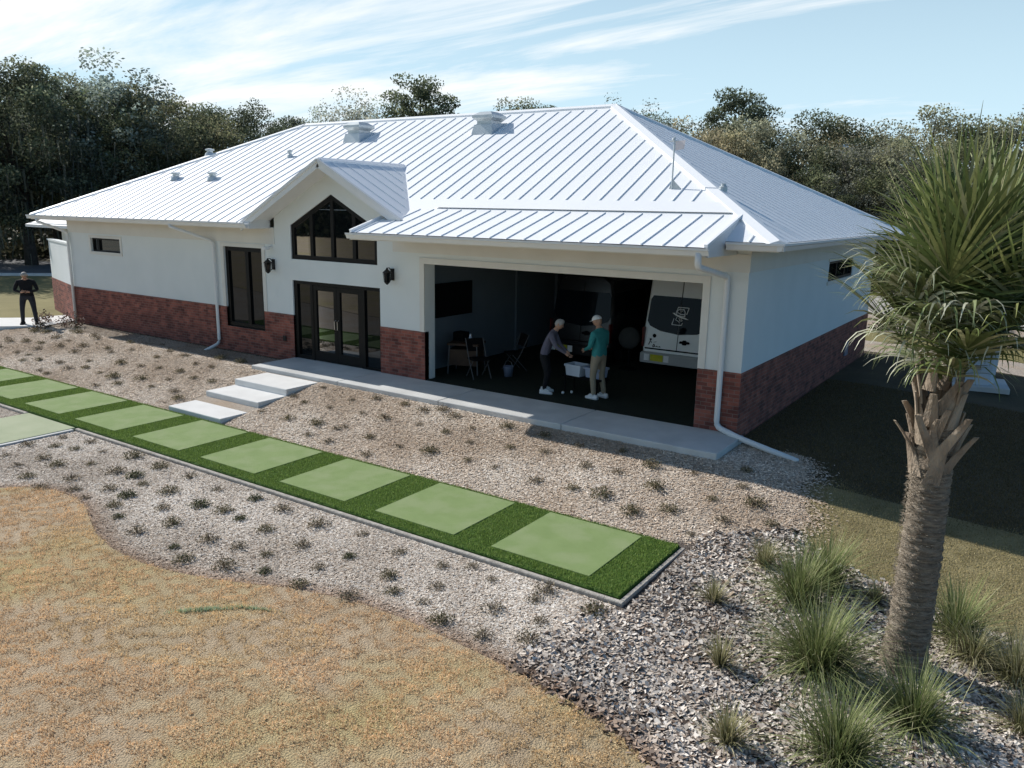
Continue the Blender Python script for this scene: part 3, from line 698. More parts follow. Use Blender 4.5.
v = MB(); v.tube([(-12.9,0,2.93),(-12.9,-.12,2.90)],.02,8); v.bbox(-12.97,-12.83,-.26,-.10,2.84,2.92,.015); v.build('security_camera', M['white_metal'], house)
v = MB(); v.bbox(-12.55,-12.43,-.05,-.014,.42,.56,.01); v.build('outlet_box', M['black'], house)
v = MB(); v.bbox(0.012,0.06,8.6,8.95,.25,.62,.012); v.build('outlet_box', M['blue_grey'], house)
# ---- garage interior
gi = empty('garage_interior', (0,0,0)); gi.parent = house
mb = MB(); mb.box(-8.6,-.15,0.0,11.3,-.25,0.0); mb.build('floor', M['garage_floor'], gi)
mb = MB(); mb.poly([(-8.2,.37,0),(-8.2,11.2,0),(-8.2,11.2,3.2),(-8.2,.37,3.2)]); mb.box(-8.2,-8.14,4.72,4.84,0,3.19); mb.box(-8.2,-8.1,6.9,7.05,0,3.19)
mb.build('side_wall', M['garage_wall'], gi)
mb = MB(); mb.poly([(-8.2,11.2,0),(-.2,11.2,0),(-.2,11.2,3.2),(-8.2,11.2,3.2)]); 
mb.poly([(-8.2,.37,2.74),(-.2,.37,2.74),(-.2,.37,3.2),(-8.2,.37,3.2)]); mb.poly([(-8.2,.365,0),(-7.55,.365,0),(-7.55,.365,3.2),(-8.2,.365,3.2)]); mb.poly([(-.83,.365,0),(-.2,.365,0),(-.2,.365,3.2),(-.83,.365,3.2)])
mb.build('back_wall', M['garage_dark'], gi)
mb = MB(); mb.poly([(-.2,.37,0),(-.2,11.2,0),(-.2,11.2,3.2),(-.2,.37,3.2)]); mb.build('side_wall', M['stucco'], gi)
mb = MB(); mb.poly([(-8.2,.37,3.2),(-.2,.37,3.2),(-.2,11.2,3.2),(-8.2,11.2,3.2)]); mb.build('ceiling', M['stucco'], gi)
# ---- low screen wall and porch at the left end
a = R(17); dx, dy = math.cos(a), -math.sin(a)
def scr(t, off, z): return (-23.38-(1-t)*4.1*dx+off*math.sin(a)*-1, 0.02-(1-t)*4.1*dy+off*math.cos(a), z)
mb = MB()
def sbox(z0, z1, o0, o1, t0=0.0, t1=1.0):
    vs = [scr(t0,o0,z0),scr(t1,o0,z0),scr(t1,o1,z0),scr(t0,o1,z0),scr(t0,o0,z1),scr(t1,o0,z1),scr(t1,o1,z1),scr(t0,o1,z1)]
    mb.add(vs, [(0,3,2,1),(4,5,6,7),(0,1,5,4),(1,2,6,5),(2,3,7,6),(3,0,4,7)])
sbox(1.14, 2.54, 0, .2); sbox(2.54, 2.60, -.03, .23, -.03, 1.0)
sc_ = mb.build('screen_wall', M['stucco'], house)
mb = MB(); sbox(-.4, 1.138, -.012, .212, -.01, 1.0); mb.build('brick_base', M['brick'], sc_)
mb = MB(); mb.box(-27.6,-27.2,1.9,2.2,-.3,3.1); mb.box(-28.8,-24.4,1.3,4.6,3.0,3.16)
mb.add([(-28.9,1.2,3.10),(-24.4,1.2,3.10),(-24.4,2.4,3.45),(-28.9,2.4,3.45)],[(0,1,2,3)]); mb.add([(-28.9,1.2,3.10),(-28.9,1.2,3.0),(-24.4,1.2,3.0),(-24.4,1.2,3.10)],[(0,1,2,3)])
mb.box(-26.6,-23.4,2.6,4.3,-.3,2.98)
mb.build('side_porch', M['white_metal'], house)
mb = MB(); mb.box(-26.5,-24.8,2.55,2.58,1.9,2.95); mb.build('porch_opening', M['blackmatte'], house)

# ------------------------------------------------------------------ paving in front
mb = MB()
for x0, x1 in ((-12.15,-9.05),(-9.035,-6.0),(-5.985,-2.95),(-2.935,0.15)):
    mb.bbox(x0, x1, -1.42, -0.016, -0.5, 0.0, 0.012)
mb.box(-8.97,-12.12,-.016,.14,-.4,-.004)
tag(mb.build('walkway', M['concrete']), 'long grey concrete walkway slab along the front of the building', None, None, 'structure')
for i, (x0, x1, y0, y1, z, lb) in enumerate(((-11.5,-9.63,-2.42,-1.44,-.10,'topmost of three white concrete steps, touching the walkway slab'),(-11.5,-9.63,-3.22,-1.95,-.25,'middle one of three white concrete steps'),(-11.5,-9.63,-4.19,-2.70,-.42,'lowest of three white concrete steps, beside the turf strip'))):
    mb = MB(); mb.bbox(x0,x1,y0,y1,z-.16 if i else z-.18,z,.012)
    tag(mb.build('concrete_step', M['concrete_lt']), lb, 'step', 'concrete steps from turf to walkway')

# ------------------------------------------------------------------ turf strip and mats
ZT = -0.50; TX, TY0, TY1, TXL = 0.708, -4.252, -6.12, -21.4
turf = empty('turf_strip', ((TX+TXL)/2, (TY0+TY1)/2, ZT), 0, 'long green artificial turf strip with concrete edging and a row of pale mats', 'turf')
def P_(o): o.parent = turf; o.matrix_parent_inverse = Matrix.Translation(turf.location).inverted(); return o
mb = MB(); mb.bbox(TXL,TX,TY1,TY0,ZT-.14,ZT,.02); P_(mb.build('turf_base', M['turf']))
mb = MB(); mb.bbox(-11.63,TX+.08,TY1-.085,TY1-.015,ZT-.16,ZT-.028,.012); mb.bbox(TX+.012,TX+.08,TY1-.0145,TY0,ZT-.16,ZT-.028,.012); mb.bbox(TXL,-13.7,TY1-.085,TY1-.015,ZT-.16,ZT-.028,.012)
P_(mb.build('edging', M['edging']))
MWD, MG, MMG = 1.532, 0.645, 0.547
mats_xy = []
names = ['pale green hitting mat at the near right end of the turf strip'] + ['pale green hitting mat, %s from the near right end of the turf strip' % q for q in ('second','third','fourth','fifth','sixth','seventh','eighth','ninth')]
for k in range(9):
    x1 = TX-MMG-k*(MWD+MG); x0 = x1-MWD; y1, y0 = -4.327, -5.879
    mats_xy.append((x0, x1, y0, y1))
    mb = MB(); mb.bbox(x0,x1,y0,y1,ZT+.003,ZT+.014,.005)
    tag(mb.build('hitting_mat', M['mat_green']), names[k], 'mat', 'hitting mats in a row on the turf strip')
mb = MB(); mb.bbox(-13.68,-11.72,-14,TY1-.02,ZT-.16,ZT-.035,.012)
tag(mb.build('path', M['path_green']), kind='structure')
mb = MB(); mb.box(-11.715,-11.63,-14,TY1-.112,ZT-.16,ZT-.045); tag(mb.build('path_edging', M['concrete']), kind='structure')

# ------------------------------------------------------------------ scatter: chips and blades
def inside_np(px, py, poly):
    c = np.zeros(len(px), bool); k = len(poly); j = k-1
    for i in range(k):
        xi, yi = poly[i]; xj, yj = poly[j]
        t = ((yi > py) != (yj > py)) & (px < (xj-xi)*(py-yi)/((yj-yi) if yj != yi else 1e-9)+xi)
        c ^= t; j = i
    return c
def scatter(poly, n, box):
    x = rs.uniform(box[0], box[1], n); y = rs.uniform(box[2], box[3], n)
    k = inside_np(x, y, poly); return x[k], y[k]
EDGE = np.array(LAWN_EDGE)
def edge_dist(x, y):
    d = np.full(len(x), 9.0)
    for a, b in zip(EDGE[:-1], EDGE[1:]):
        ab = b-a; t = np.clip(((x-a[0])*ab[0]+(y-a[1])*ab[1])/(ab@ab), 0, 1)
        d = np.minimum(d, np.hypot(x-a[0]-t*ab[0], y-a[1]-t*ab[1]))
    return d
def chips(name, x, y, size, cols, wts, lift=0.02, tilt=0.5, asp=(0.3, 0.8), off=0.02, warm=0.0):
    n = len(x); z = hnp(x, y)+off+rs.uniform(0, lift, n)
    a = rs.uniform(0, 2*np.pi, n); L = rs.uniform(*size, n); W_ = L*rs.uniform(*asp, n)
    tx = rs.normal(0, tilt, n); ty = rs.normal(0, tilt, n)
    ca, sa = np.cos(a), np.sin(a)
    V = np.empty((n, 4, 3))
    for i, (u, v) in enumerate(((-1,-.6),(1,-1),(.8,1),(-.9,.7))):
        lx, ly = u*L/2, v*W_/2
        X = lx*ca-ly*sa; Y = lx*sa+ly*ca
        V[:, i, 0] = x+X; V[:, i, 1] = y+Y; V[:, i, 2] = z+np.clip(X*tx+Y*ty, -.03, .06)
    F = np.arange(n*4).reshape(n, 4)
    ci = rs.choice(len(cols), n, p=wts); T = np.array(cols)[ci]*rs.uniform(.75, 1.2, (n, 1))
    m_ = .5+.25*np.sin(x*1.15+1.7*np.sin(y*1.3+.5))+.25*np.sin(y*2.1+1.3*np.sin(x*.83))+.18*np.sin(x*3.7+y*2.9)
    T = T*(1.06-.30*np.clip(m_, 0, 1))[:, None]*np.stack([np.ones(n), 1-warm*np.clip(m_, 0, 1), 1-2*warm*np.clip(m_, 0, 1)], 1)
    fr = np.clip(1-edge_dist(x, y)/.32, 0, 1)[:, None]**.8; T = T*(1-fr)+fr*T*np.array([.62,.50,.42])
    eave_shade = np.where((x < -12.2) & (y > -1.05), .55, 1.0)[:, None]; T = T*eave_shade          # eave shadow along the left wall base, painted into the tint
    return link_mesh(name, np_mesh(name, V.reshape(-1, 3), F, M['tint'], T))
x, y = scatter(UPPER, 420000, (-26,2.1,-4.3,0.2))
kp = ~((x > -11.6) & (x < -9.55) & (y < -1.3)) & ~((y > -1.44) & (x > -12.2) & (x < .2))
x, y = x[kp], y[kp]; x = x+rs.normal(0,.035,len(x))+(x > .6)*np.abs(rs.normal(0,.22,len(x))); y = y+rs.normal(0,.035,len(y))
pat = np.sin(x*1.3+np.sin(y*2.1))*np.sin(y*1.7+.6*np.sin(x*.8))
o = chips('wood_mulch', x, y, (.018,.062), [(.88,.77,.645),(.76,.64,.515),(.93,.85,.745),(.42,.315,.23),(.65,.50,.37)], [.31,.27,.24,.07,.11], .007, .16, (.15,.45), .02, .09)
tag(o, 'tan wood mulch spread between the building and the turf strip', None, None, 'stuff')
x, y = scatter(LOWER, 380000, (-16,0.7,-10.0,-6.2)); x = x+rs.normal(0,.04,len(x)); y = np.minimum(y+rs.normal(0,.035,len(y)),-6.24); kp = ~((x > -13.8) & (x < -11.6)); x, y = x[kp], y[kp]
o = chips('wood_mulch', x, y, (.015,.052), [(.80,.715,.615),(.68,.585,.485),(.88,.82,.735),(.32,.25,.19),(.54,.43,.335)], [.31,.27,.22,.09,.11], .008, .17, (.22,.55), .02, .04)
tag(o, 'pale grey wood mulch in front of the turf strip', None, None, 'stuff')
x, y = scatter(RIGHT, 150000, (0.3,7,-11,-3.0)); x = x+rs.normal(0,.09,len(x)); y = y+rs.normal(0,.06,len(y)); kp = ~((x < .86) & (y > -6.3)); x, y = x[kp], y[kp]
o = chips('bark_mulch', x, y, (.028,.088), [(.68,.60,.52),(.54,.465,.395),(.82,.75,.67),(.15,.11,.085),(.36,.275,.215)], [.30,.25,.17,.15,.13], .024, .34, (.3,.75), .02)
tag(o, 'coarse grey bark chips around the palm', None, None, 'stuff')

def blades(name, x, y, z, ln, wd, lean, cols, wts, mat_='blade', droop=0.0):
    n = len(x); a = rs.uniform(0, 2*np.pi, n); L = ln*rs.uniform(.6, 1.3, n); W_ = wd*rs.uniform(.7, 1.3, n)
    le = np.abs(rs.normal(0, lean, n)); b = rs.uniform(0, 2*np.pi, n)
    V = np.empty((n, 3, 3)); ca, sa = np.cos(a)*W_/2, np.sin(a)*W_/2
    V[:, 0] = np.stack([x-ca, y-sa, z], 1); V[:, 1] = np.stack([x+ca, y+sa, z], 1)
    V[:, 2] = np.stack([x+np.cos(b)*L*np.sin(le), y+np.sin(b)*L*np.sin(le), z+L*np.cos(le)], 1)
    ci = rs.choice(len(cols), n, p=wts); T = np.array(cols)[ci]*rs.uniform(.75, 1.25, (n, 1))
    return V, T
def blade_obj(name, parts, mat_='blade'):
    V = np.concatenate([p[0] for p in parts]); T = np.concatenate([p[1] for p in parts]); n = len(V)
    return link_mesh(name, np_mesh(name, V.reshape(-1, 3), np.arange(n*3).reshape(n, 3), M[mat_], T))
x, y = scatter(LAWN, 360000, (-12.5,3.6,-12.4,-7.68)); x = x+rs.normal(0,.03,len(x)); y = y+rs.normal(0,.03,len(y))
pt = np.sin(x*.9+1.3*np.sin(y*1.1))*np.sin(y*1.4+np.sin(x*.7)); g_ = (pt > .45)
bz = .016*(np.sin(x*9.1+2.3*np.sin(y*6.7))*np.sin(y*11.3+1.9*np.sin(x*5.3))+.7*np.sin(x*17+y*13)*np.sin(y*21-x*8))
A = blades('a', x[~g_], y[~g_], hnp(x[~g_], y[~g_])+.030+bz[~g_], .026, .011, 1.05, [(.82,.585,.35),(.72,.50,.29),(.88,.665,.42),(.56,.385,.215)], [.38,.31,.25,.06])
Bb = blades('b', x[g_], y[g_], hnp(x[g_], y[g_])+.030+bz[g_], .026, .011, 1.05, [(.79,.585,.335),(.69,.50,.275),(.85,.65,.39),(.54,.395,.21)], [.38,.31,.24,.07])
def patch(V, T, f):
    xx, yy = V[:, 0, 0], V[:, 0, 1]
    m_ = .5*np.sin(xx*1.7+2.2*np.sin(yy*.9))*np.sin(yy*2.3+1.5*np.sin(xx*1.1))+.3*np.sin(xx*4.1+yy*2.7+np.sin(yy*5))+.25*np.sin(yy*6.3-xx*3.2)
    st = np.exp(-((yy+10.98-.55*(xx+2.5)+.05*np.sin(xx*7))/.05)**2)*np.exp(-((xx+2.4)/.5)**2)+.7*np.exp(-((yy+10.15-.5*(xx+3.0))/.05)**2)*np.exp(-((xx+2.9)/.3)**2)
    return V, T*(1+f*m_-.42*st)[:, None]
A = patch(A[0], A[1]*(1+7*bz[~g_])[:, None], .15); Bb = patch(Bb[0], Bb[1]*(1+7*bz[g_])[:, None], .15)  # shade painted into the tint: blades darker in hollows of the relief
tag(blade_obj('dormant_grass', [A, Bb]), 'short tan dormant lawn grass in the foreground', None, None, 'stuff')
# a small green scuffed patch in the lawn
for (cx, cy, rx, ry, nn) in ((-3.12,-9.17,.17,.19,620),(-2.66,-8.80,.24,.05,240)):
    q = rs.normal(0, .5, (nn, 2)); x = cx+q[:, 0]*rx+q[:, 1]*.15; y = cy+q[:, 1]*ry+q[:, 0]*.12
    tag(blade_obj('green_grass_patch', [blades('p', x, y, hnp(x, y)+.03, .04, .011, .8, [(.50,.60,.40),(.58,.66,.46),(.34,.42,.24)], [.4,.4,.2])]), 'small faded green patch in the tan lawn', None, None, 'stuff')
# olive grass on the right
RL = [(1.2,-.2),(1.66,-1.8),(2.0,-2.6),(2.07,-3.27),(2.4,-3.5),(2.82,-3.64),(3.31,-3.71),(3.91,-3.91),(4.55,-4.04),(5.2,-4.2),(7,-4.6),(8,7),(.05,7),(.05,-.2)]
x, y = scatter(RL, 260000, (0,7.5,-4.7,7))
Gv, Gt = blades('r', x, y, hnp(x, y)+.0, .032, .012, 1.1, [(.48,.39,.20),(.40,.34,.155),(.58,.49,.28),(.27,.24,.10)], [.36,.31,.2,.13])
shadow_dk = np.clip((y+2.1+.25*np.sin(x*2.1)+.15*np.sin(x*5.3))/.9, 0, 1)[:, None]; Gt = Gt*(1-shadow_dk)+shadow_dk*Gt*np.array([.36,.32,.31])  # building shadow painted into the blade tint, darker from its edge inwards
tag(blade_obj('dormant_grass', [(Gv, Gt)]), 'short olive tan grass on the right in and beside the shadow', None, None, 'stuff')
sheet('lawn', [(1.66,-1.8),(2.07,-3.27),(2.82,-3.64),(3.91,-3.91),(5.2,-4.2),(7,-4.6),(7.6,-1.4),(1.62,-1.4)], 0.005, M['lawn_right'])  # sunlit tone put into the colour: paler base only outside the building shadow
# artificial turf pile
n = 270000; x = rs.uniform(TXL+.01, TX-.005, n); y = rs.uniform(TY1+.005, TY0-.005, n)
ok = np.ones(n, bool)
for x0, x1, y0, y1 in mats_xy: ok &= ~((x > x0-.01) & (x < x1+.01) & (y > y0-.01) & (y < y1+.01))
x, y = x[ok], y[ok]
P_(tag(blade_obj('turf_pile', [blades('t', x, y, np.full(len(x), ZT-.002), .032, .010, .55, [(.215,.315,.07),(.28,.385,.095),(.37,.46,.15),(.13,.205,.045)], [.36,.3,.14,.2])]), None, None, None, 'stuff'))

# ------------------------------------------------------------------ small dormant shrubs
def leaf_quads(C, size, nrm=None, jit=1.0):
    """random quads at centres C; returns V (n,4,3)"""
    n = len(C); d = rs.normal(size=(n, 3)); d /= np.linalg.norm(d, axis=1)[:, None]+1e-9
    e = rs.normal(size=(n, 3)); e -= d*np.sum(d*e, 1)[:, None]; e /= np.linalg.norm(e, axis=1)[:, None]+1e-9
    s_ = (size*rs.uniform(.6, 1.35, n))[:, None] if np.isscalar(size) else size[:, None]
    return np.stack([C-d*s_*.5, C+e*s_*.28, C+d*s_*.5, C-e*s_*.28], 1)
def shrub_mesh(kind):
    n = {'dark': 330, 'brown': 260, 'twiggy': 170}[kind]; rad = {'dark': .23, 'brown': .26, 'twiggy': .23}[kind]
    q = rs.normal(size=(n, 3)); q /= np.linalg.norm(q, axis=1)[:, None]; q *= (rs.uniform(.15, 1, n)**.6)[:, None]*rad
    q[:, 2] = np.abs(q[:, 2])*.62+.012
    q[:, :2] += rs.normal(0, .03, (n, 2))
    V = leaf_quads(q, .044)
    cols = {'dark': [(.075,.09,.04),(.12,.13,.06),(.05,.06,.03),(.20,.19,.11)], 'brown': [(.15,.14,.075),(.22,.185,.105),(.10,.10,.05),(.30,.25,.16)], 'twiggy': [(.19,.155,.10),(.28,.23,.16),(.13,.12,.075),(.34,.29,.21)]}[kind]
    T = np.array(cols)[rs.choice(4, n)]*rs.uniform(.7, 1.3, (n, 1))
    # twigs: thin quads from the base
    k = 16; a = rs.uniform(0, 2*np.pi, k); L = rs.uniform(.6, 1.05, k)*rad; up = rs.uniform(.3, .9, k)*rad
    tip = np.stack([np.cos(a)*L, np.sin(a)*L, up], 1); sd = np.stack([-np.sin(a), np.cos(a), 0*a], 1)*.006
    b0 = np.zeros((k, 3)); TV = np.stack([b0-sd, b0+sd, tip+sd*.4, tip-sd*.4], 1)
    V = np.concatenate([V, TV]); T = np.concatenate([T, np.tile([.09,.065,.045], (k, 1))])
    return np_mesh('shrub_'+kind, V.reshape(-1, 3), np.arange(len(V)*4).reshape(-1, 4), M['leaf'], T)
SH = {k: [shrub_mesh(k) for _ in range(5)] for k in ('dark', 'brown', 'twiggy')}
UP = [(-20.77,-2.47),(-20.12,-1.95),(-17.93,-1.93),(-17.95,-3.33),(-16.71,-3.26),(-15.86,-3.35),(-15.14,-3.38),(-18.86,-3.43),(-16.11,-2.6),(-15.31,-2.53),(-14.63,-2.41),(-14.25,-3.15),(-13.38,-3.42),(-12.47,-3.39),(-15.62,-1.87),(-14.93,-1.46),(-13.78,-2.39),(-12.96,-2.54),(-13.27,-1.79),(-12.22,-2.54),(-13.0,-1.1),(-19.77,-3.29),(-22.05,-2.78),(-18.61,-2.56),(-17.99,-1.24),(-8.86,-2.56),(-8.44,-3.37),(-9.34,-3.35),(-9.2,-1.7),(-7.66,-3.3),(-9.4,-2.4),(-8.09,-2.54),(-7.07,-3.31),(-7.98,-2.0),(-6.96,-3.19),(-7.16,-2.48),(-6.52,-2.49),(-5.65,-2.42),(-4.89,-2.51),(-5.28,-3.42),(-6.11,-3.35),(-4.6,-3.33),(-5.25,-1.8),(-6.05,-1.81),(-6.67,-1.71),(-5.72,-1.6),(-3.72,-3.33),(-4.16,-2.69),(-7.52,-1.7),(-3.94,-1.75),(-3.05,-1.81),(-3.35,-2.54),(-2.23,-1.92),(-1.72,-2.63),(-1.12,-2.58),(-1.42,-1.8),(-0.73,-2.11),(0.02,-2.07),(-2.21,-3.46),(-1.5,-3.42),(-0.98,-3.42),(-0.33,-2.8),(0.16,-3.38),(0.6,-2.77),(0.86,-2.17),(1.23,-2.62),(0.97,-3.3),(1.6,-3.05),(-3.11,-3.35),(0.74,-1.61)]
LO = [(-10.6,-6.43),(-10.87,-6.98),(-11.32,-6.6),(-10.99,-7.78),(-10.24,-7.94),(-9.7,-7.52),(-9.28,-7.14),(-9.07,-6.46),(-8.17,-6.5),(-9.45,-8.14),(-8.54,-7.12),(-7.29,-6.5),(-7.58,-7.17),(-7.79,-7.63),(-7.27,-7.64),(-6.91,-7.14),(-6.38,-6.62),(-6.01,-7.19),(-6.33,-7.63),(-7.02,-8.0),(-11.35,-7.26),(-9.81,-6.64),(-8.76,-7.75),(-6.55,-8.2),(-5.81,-8.35),(-5.68,-7.88),(-4.75,-7.91),(-4.93,-8.34),(-5.05,-7.18),(-5.55,-6.51),(-4.41,-7.22),(-4.83,-6.56),(-3.57,-7.28),(-3.73,-7.76),(-3.94,-6.64),(-3.2,-6.5),(-2.8,-7.15),(-2.87,-7.61),(-2.37,-6.64),(-1.98,-7.25),(-1.61,-6.62),(-1.3,-7.12),(-1.66,-7.52),(-1.29,-6.4),(-0.86,-6.56),(-0.15,-6.69),(-0.16,-6.41),(-1.19,-7.51),(-0.42,-7.16),(0.19,-7.08),(0.6,-6.5),(0.3,-7.48),(-0.15,-7.71),(-0.76,-7.72)]
def extra(pts, poly, box, n, dmin):
    out = list(pts); k = 0
    while len(out) < len(pts)+n and k < 6000:
        k += 1; x, y = rnd.uniform(box[0], box[1]), rnd.uniform(box[2], box[3])
        if not inside_np(np.array([x]), np.array([y]), poly)[0] or (-11.75 < x < -9.4 and y > -4.3) or (x > -12.3 and y > -1.65): continue
        if all((x-a)**2+(y-b)**2 > dmin**2 for a, b in out): out.append((x, y))
    return out
UP = extra(UP, UPPER, (-23.5,1.3,-4.05,-.7), 45, .5); LO = extra(LO, LOWER, (-11.4,.4,-8.5,-6.45), 16, .45)
for pts, pr, lb, gp in ((UP, ('brown','twiggy','twiggy','brown'), 'small low brownish shrub in tan mulch between the building and the turf strip', 'shrubs between building and turf strip'), (LO, ('dark','brown','twiggy','twiggy'), 'small low dark shrub in pale grey mulch in front of the turf strip', 'shrubs in front of the turf strip')):
    for i, (x, y) in enumerate(pts):
        k = pr[rnd.randrange(4)]
        o = link_mesh('shrub', SH[k][rnd.randrange(5)], None, (x, y, h(x, y)+.015))
        o.rotation_euler = (0, 0, rnd.uniform(0, 6.28)); q = rnd.uniform(.4, .82); o.scale = (q, q, q*rnd.uniform(.8, 1.15))
        tag(o, lb, 'shrub', gp)
def bush(name, n, rx, rz, leaf, cols, label, cat, loc, grp=None):
    q = rs.normal(size=(n, 3)); q /= np.linalg.norm(q, axis=1)[:, None]; q *= (rs.uniform(.2, 1, n)**.5)[:, None]*np.array([rx, rx, rz]); q[:, 2] = np.abs(q[:, 2])+.02
    q[:, :2] += rs.normal(0, rx*.12, (n, 2)); V = leaf_quads(q, leaf)
    T = np.array(cols)[rs.choice(len(cols), n)]*rs.uniform(.7, 1.3, (n, 1))
    o = link_mesh(name, np_mesh(name, V.reshape(-1, 3), np.arange(n*4).reshape(n, 4), M['leaf'], T), None, loc)
    return tag(o, label, cat, grp)
RED = [(.17,.085,.075),(.11,.06,.05),(.22,.14,.11),(.08,.065,.045),(.26,.20,.16)]
bush('reddish_shrub', 420, .42, .62, .075, RED, 'reddish leafed shrub against the brick just right of the corner downspout', 'shrub', (-22.35,-.75,-.18))
bush('reddish_shrub', 300, .36, .5, .075, RED, 'smaller reddish shrub in front of the low screen wall', 'shrub', (-24.1,-.75,-.18))
bush('reddish_shrub', 220, .3, .32, .07, [(.05,.05,.03),(.09,.08,.05),(.16,.10,.08)], 'low dark shrub casting shade beside the concrete path', 'shrub', (-22.75,-1.5,-.2))

# ------------------------------------------------------------------ ornamental grass clumps around the palm
def clump_mesh(n, H, spread, cols, wts, droop=.5, width=.010):
    S = 5; a = rs.uniform(0, 2*np.pi, n); r0 = np.abs(rs.normal(0, .09, n))*spread/.5; L = H*rs.uniform(.55, 1.15, n)
    le = np.clip(np.abs(rs.normal(.34, .42, n)), 0, 1.3); W_ = width*rs.uniform(.7, 1.3, n)
    px = np.cos(a)*r0; py = np.sin(a)*r0; pz = np.zeros(n)
    a2 = a+rs.normal(0, .5, n); dx, dy = np.cos(a2), np.sin(a2)
    rows = []; ang = le.copy()
    for i in range(S+1):
        wv = W_*(1-(i/S)**1.5)+.0008
        sx_, sy_ = -dy*wv/2, dx*wv/2
        rows.append(np.stack([np.stack([px-sx_, py-sy_, pz], 1), np.stack([px+sx_, py+sy_, pz], 1)], 1))
        st = L/S; px = px+dx*np.sin(ang)*st; py = py+dy*np.sin(ang)*st; pz = np.maximum(pz+np.cos(ang)*st, .01)
        ang = np.minimum(ang+droop*rs.uniform(.25, 1.1, n)*(.25+le)*.55, 2.7)
    V = np.stack(rows, 1); idx = np.arange(n*(S+1)*2).reshape(n, S+1, 2); F = []
    for i in range(S): F.append(np.stack([idx[:, i, 0], idx[:, i, 1], idx[:, i+1, 1], idx[:, i+1, 0]], 1))
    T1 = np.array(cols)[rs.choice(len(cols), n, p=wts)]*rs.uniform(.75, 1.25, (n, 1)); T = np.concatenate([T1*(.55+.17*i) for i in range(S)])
    return np_mesh('clump', V.reshape(-1, 3), np.concatenate(F), M['blade'], T)
GR = [(.19,.235,.085),(.255,.295,.115),(.34,.36,.16),(.46,.44,.26),(.10,.13,.05)]
PA = [(.36,.34,.17),(.46,.42,.24),(.56,.51,.33),(.25,.25,.11),(.18,.17,.08)]
WT = [.28,.26,.2,.12,.14]
for (x, y, n, H, sp, cols, dr, lb) in (
    (3.0,-6.05,900,.92,.62,GR,.55,'large arching green grass clump just left of the palm trunk, biggest of the grasses'),
    (2.45,-4.75,600,.78,.5,GR,.45,'yellow green grass clump directly behind the largest clump'),
    (2.62,-4.15,480,.80,.42,GR,.4,'upright green grass clump farthest back beside the olive lawn'),
    (3.5,-7.35,620,.75,.55,GR,.5,'grass clump at the bottom edge of the picture below the palm'),
    (3.97,-6.35,520,.70,.5,GR,.5,'grass clump right in front of the palm trunk base'),
    (4.12,-4.35,440,.78,.42,GR,.42,'upright green grass clump right behind the palm trunk'),
    (2.15,-6.62,150,.40,.16,PA,.3,'small wispy grass tuft in bare bark chips left of the largest clump'),
    (2.62,-7.75,200,.42,.2,PA,.35,'small wispy grass tuft in bark chips near the bottom edge'),
    (1.62,-5.4,140,.36,.18,PA,.35,'small pale grass tuft nearest the turf strip end'),
    (1.83,-4.1,190,.42,.22,PA,.35,'small pale grass tuft at the edge of the olive lawn'),
    (4.75,-4.85,420,.62,.5,PA,.5,'shaded grass clump at the right edge beyond the palm'),
    (4.33,-4.75,330,.55,.45,PA,.8,'pale drooping grass clump right of the palm trunk'),
    (3.2,-4.1,130,.34,.2,PA,.4,'short grass tuft behind the palm trunk at the lawn edge'),
    (4.85,-5.75,240,.5,.35,PA,.6,'dry grass clump in the palm shadow at the lower right edge')):
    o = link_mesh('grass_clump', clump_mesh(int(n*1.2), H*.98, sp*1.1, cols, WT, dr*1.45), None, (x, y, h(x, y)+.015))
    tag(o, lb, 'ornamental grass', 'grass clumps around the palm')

# ------------------------------------------------------------------ palm
PX, PY = 3.72, -5.35; PZ = h(PX, PY)
palm = empty('palm_tree', (PX, PY, PZ), 0, 'tall cabbage palm with ringed trunk and drooping fan leaves at the right edge', 'palm tree')
nz_, na = 120, 30; V = []; TH = 2.85
for i in range(nz_+1):
    t = i/nz_; z = t*TH
    r_ = .214-.036*t+.04*math.exp(-t*18)
    ring = .007*math.sin(z*62+.8*math.sin(z*9))
    for k in range(na):
        a = 2*math.pi*k/na
        V.append(((r_+ring+rs.normal(0, .0045))*math.cos(a)+.02*math.sin(t*3), (r_+ring+rs.normal(0, .0045))*math.sin(a), z+.012*math.sin(a*2+z*3)))
F = [(i*na+k, i*na+(k+1) % na, (i+1)*na+(k+1) % na, (i+1)*na+k) for i in range(nz_) for k in range(na)]
link_mesh('trunk', np_mesh('trunk', np.array(V), np.array(F), M['palm_trunk'], None, True), palm)
# dry fibres on the trunk
n = 2600; a = rs.uniform(0, 2*np.pi, n); z = rs.uniform(.05, TH, n); rr = .211-.036*z/TH+.04*np.exp(-z/TH*18)
x = np.cos(a)*rr; y = np.sin(a)*rr; tl = rs.uniform(.02, .06, n); ta = a+rs.normal(0, 1.0, n)
Vb = np.stack([np.stack([x,y,z],1), np.stack([x,y,z+.012],1), np.stack([x+np.cos(ta)*tl*.6+np.cos(a)*.012, y+np.sin(ta)*tl*.6+np.sin(a)*.012, z+rs.uniform(-.02,.03,n)],1)], 1)
Tf = np.array([(.38,.32,.25),(.52,.45,.36),(.22,.18,.13)])[rs.choice(3, n)]
o = link_mesh('trunk_fibre', np_mesh('trunk_fibre', Vb.reshape(-1, 3), np.arange(n*3).reshape(n, 3), M['blade'], Tf), palm); o['kind'] = 'stuff'
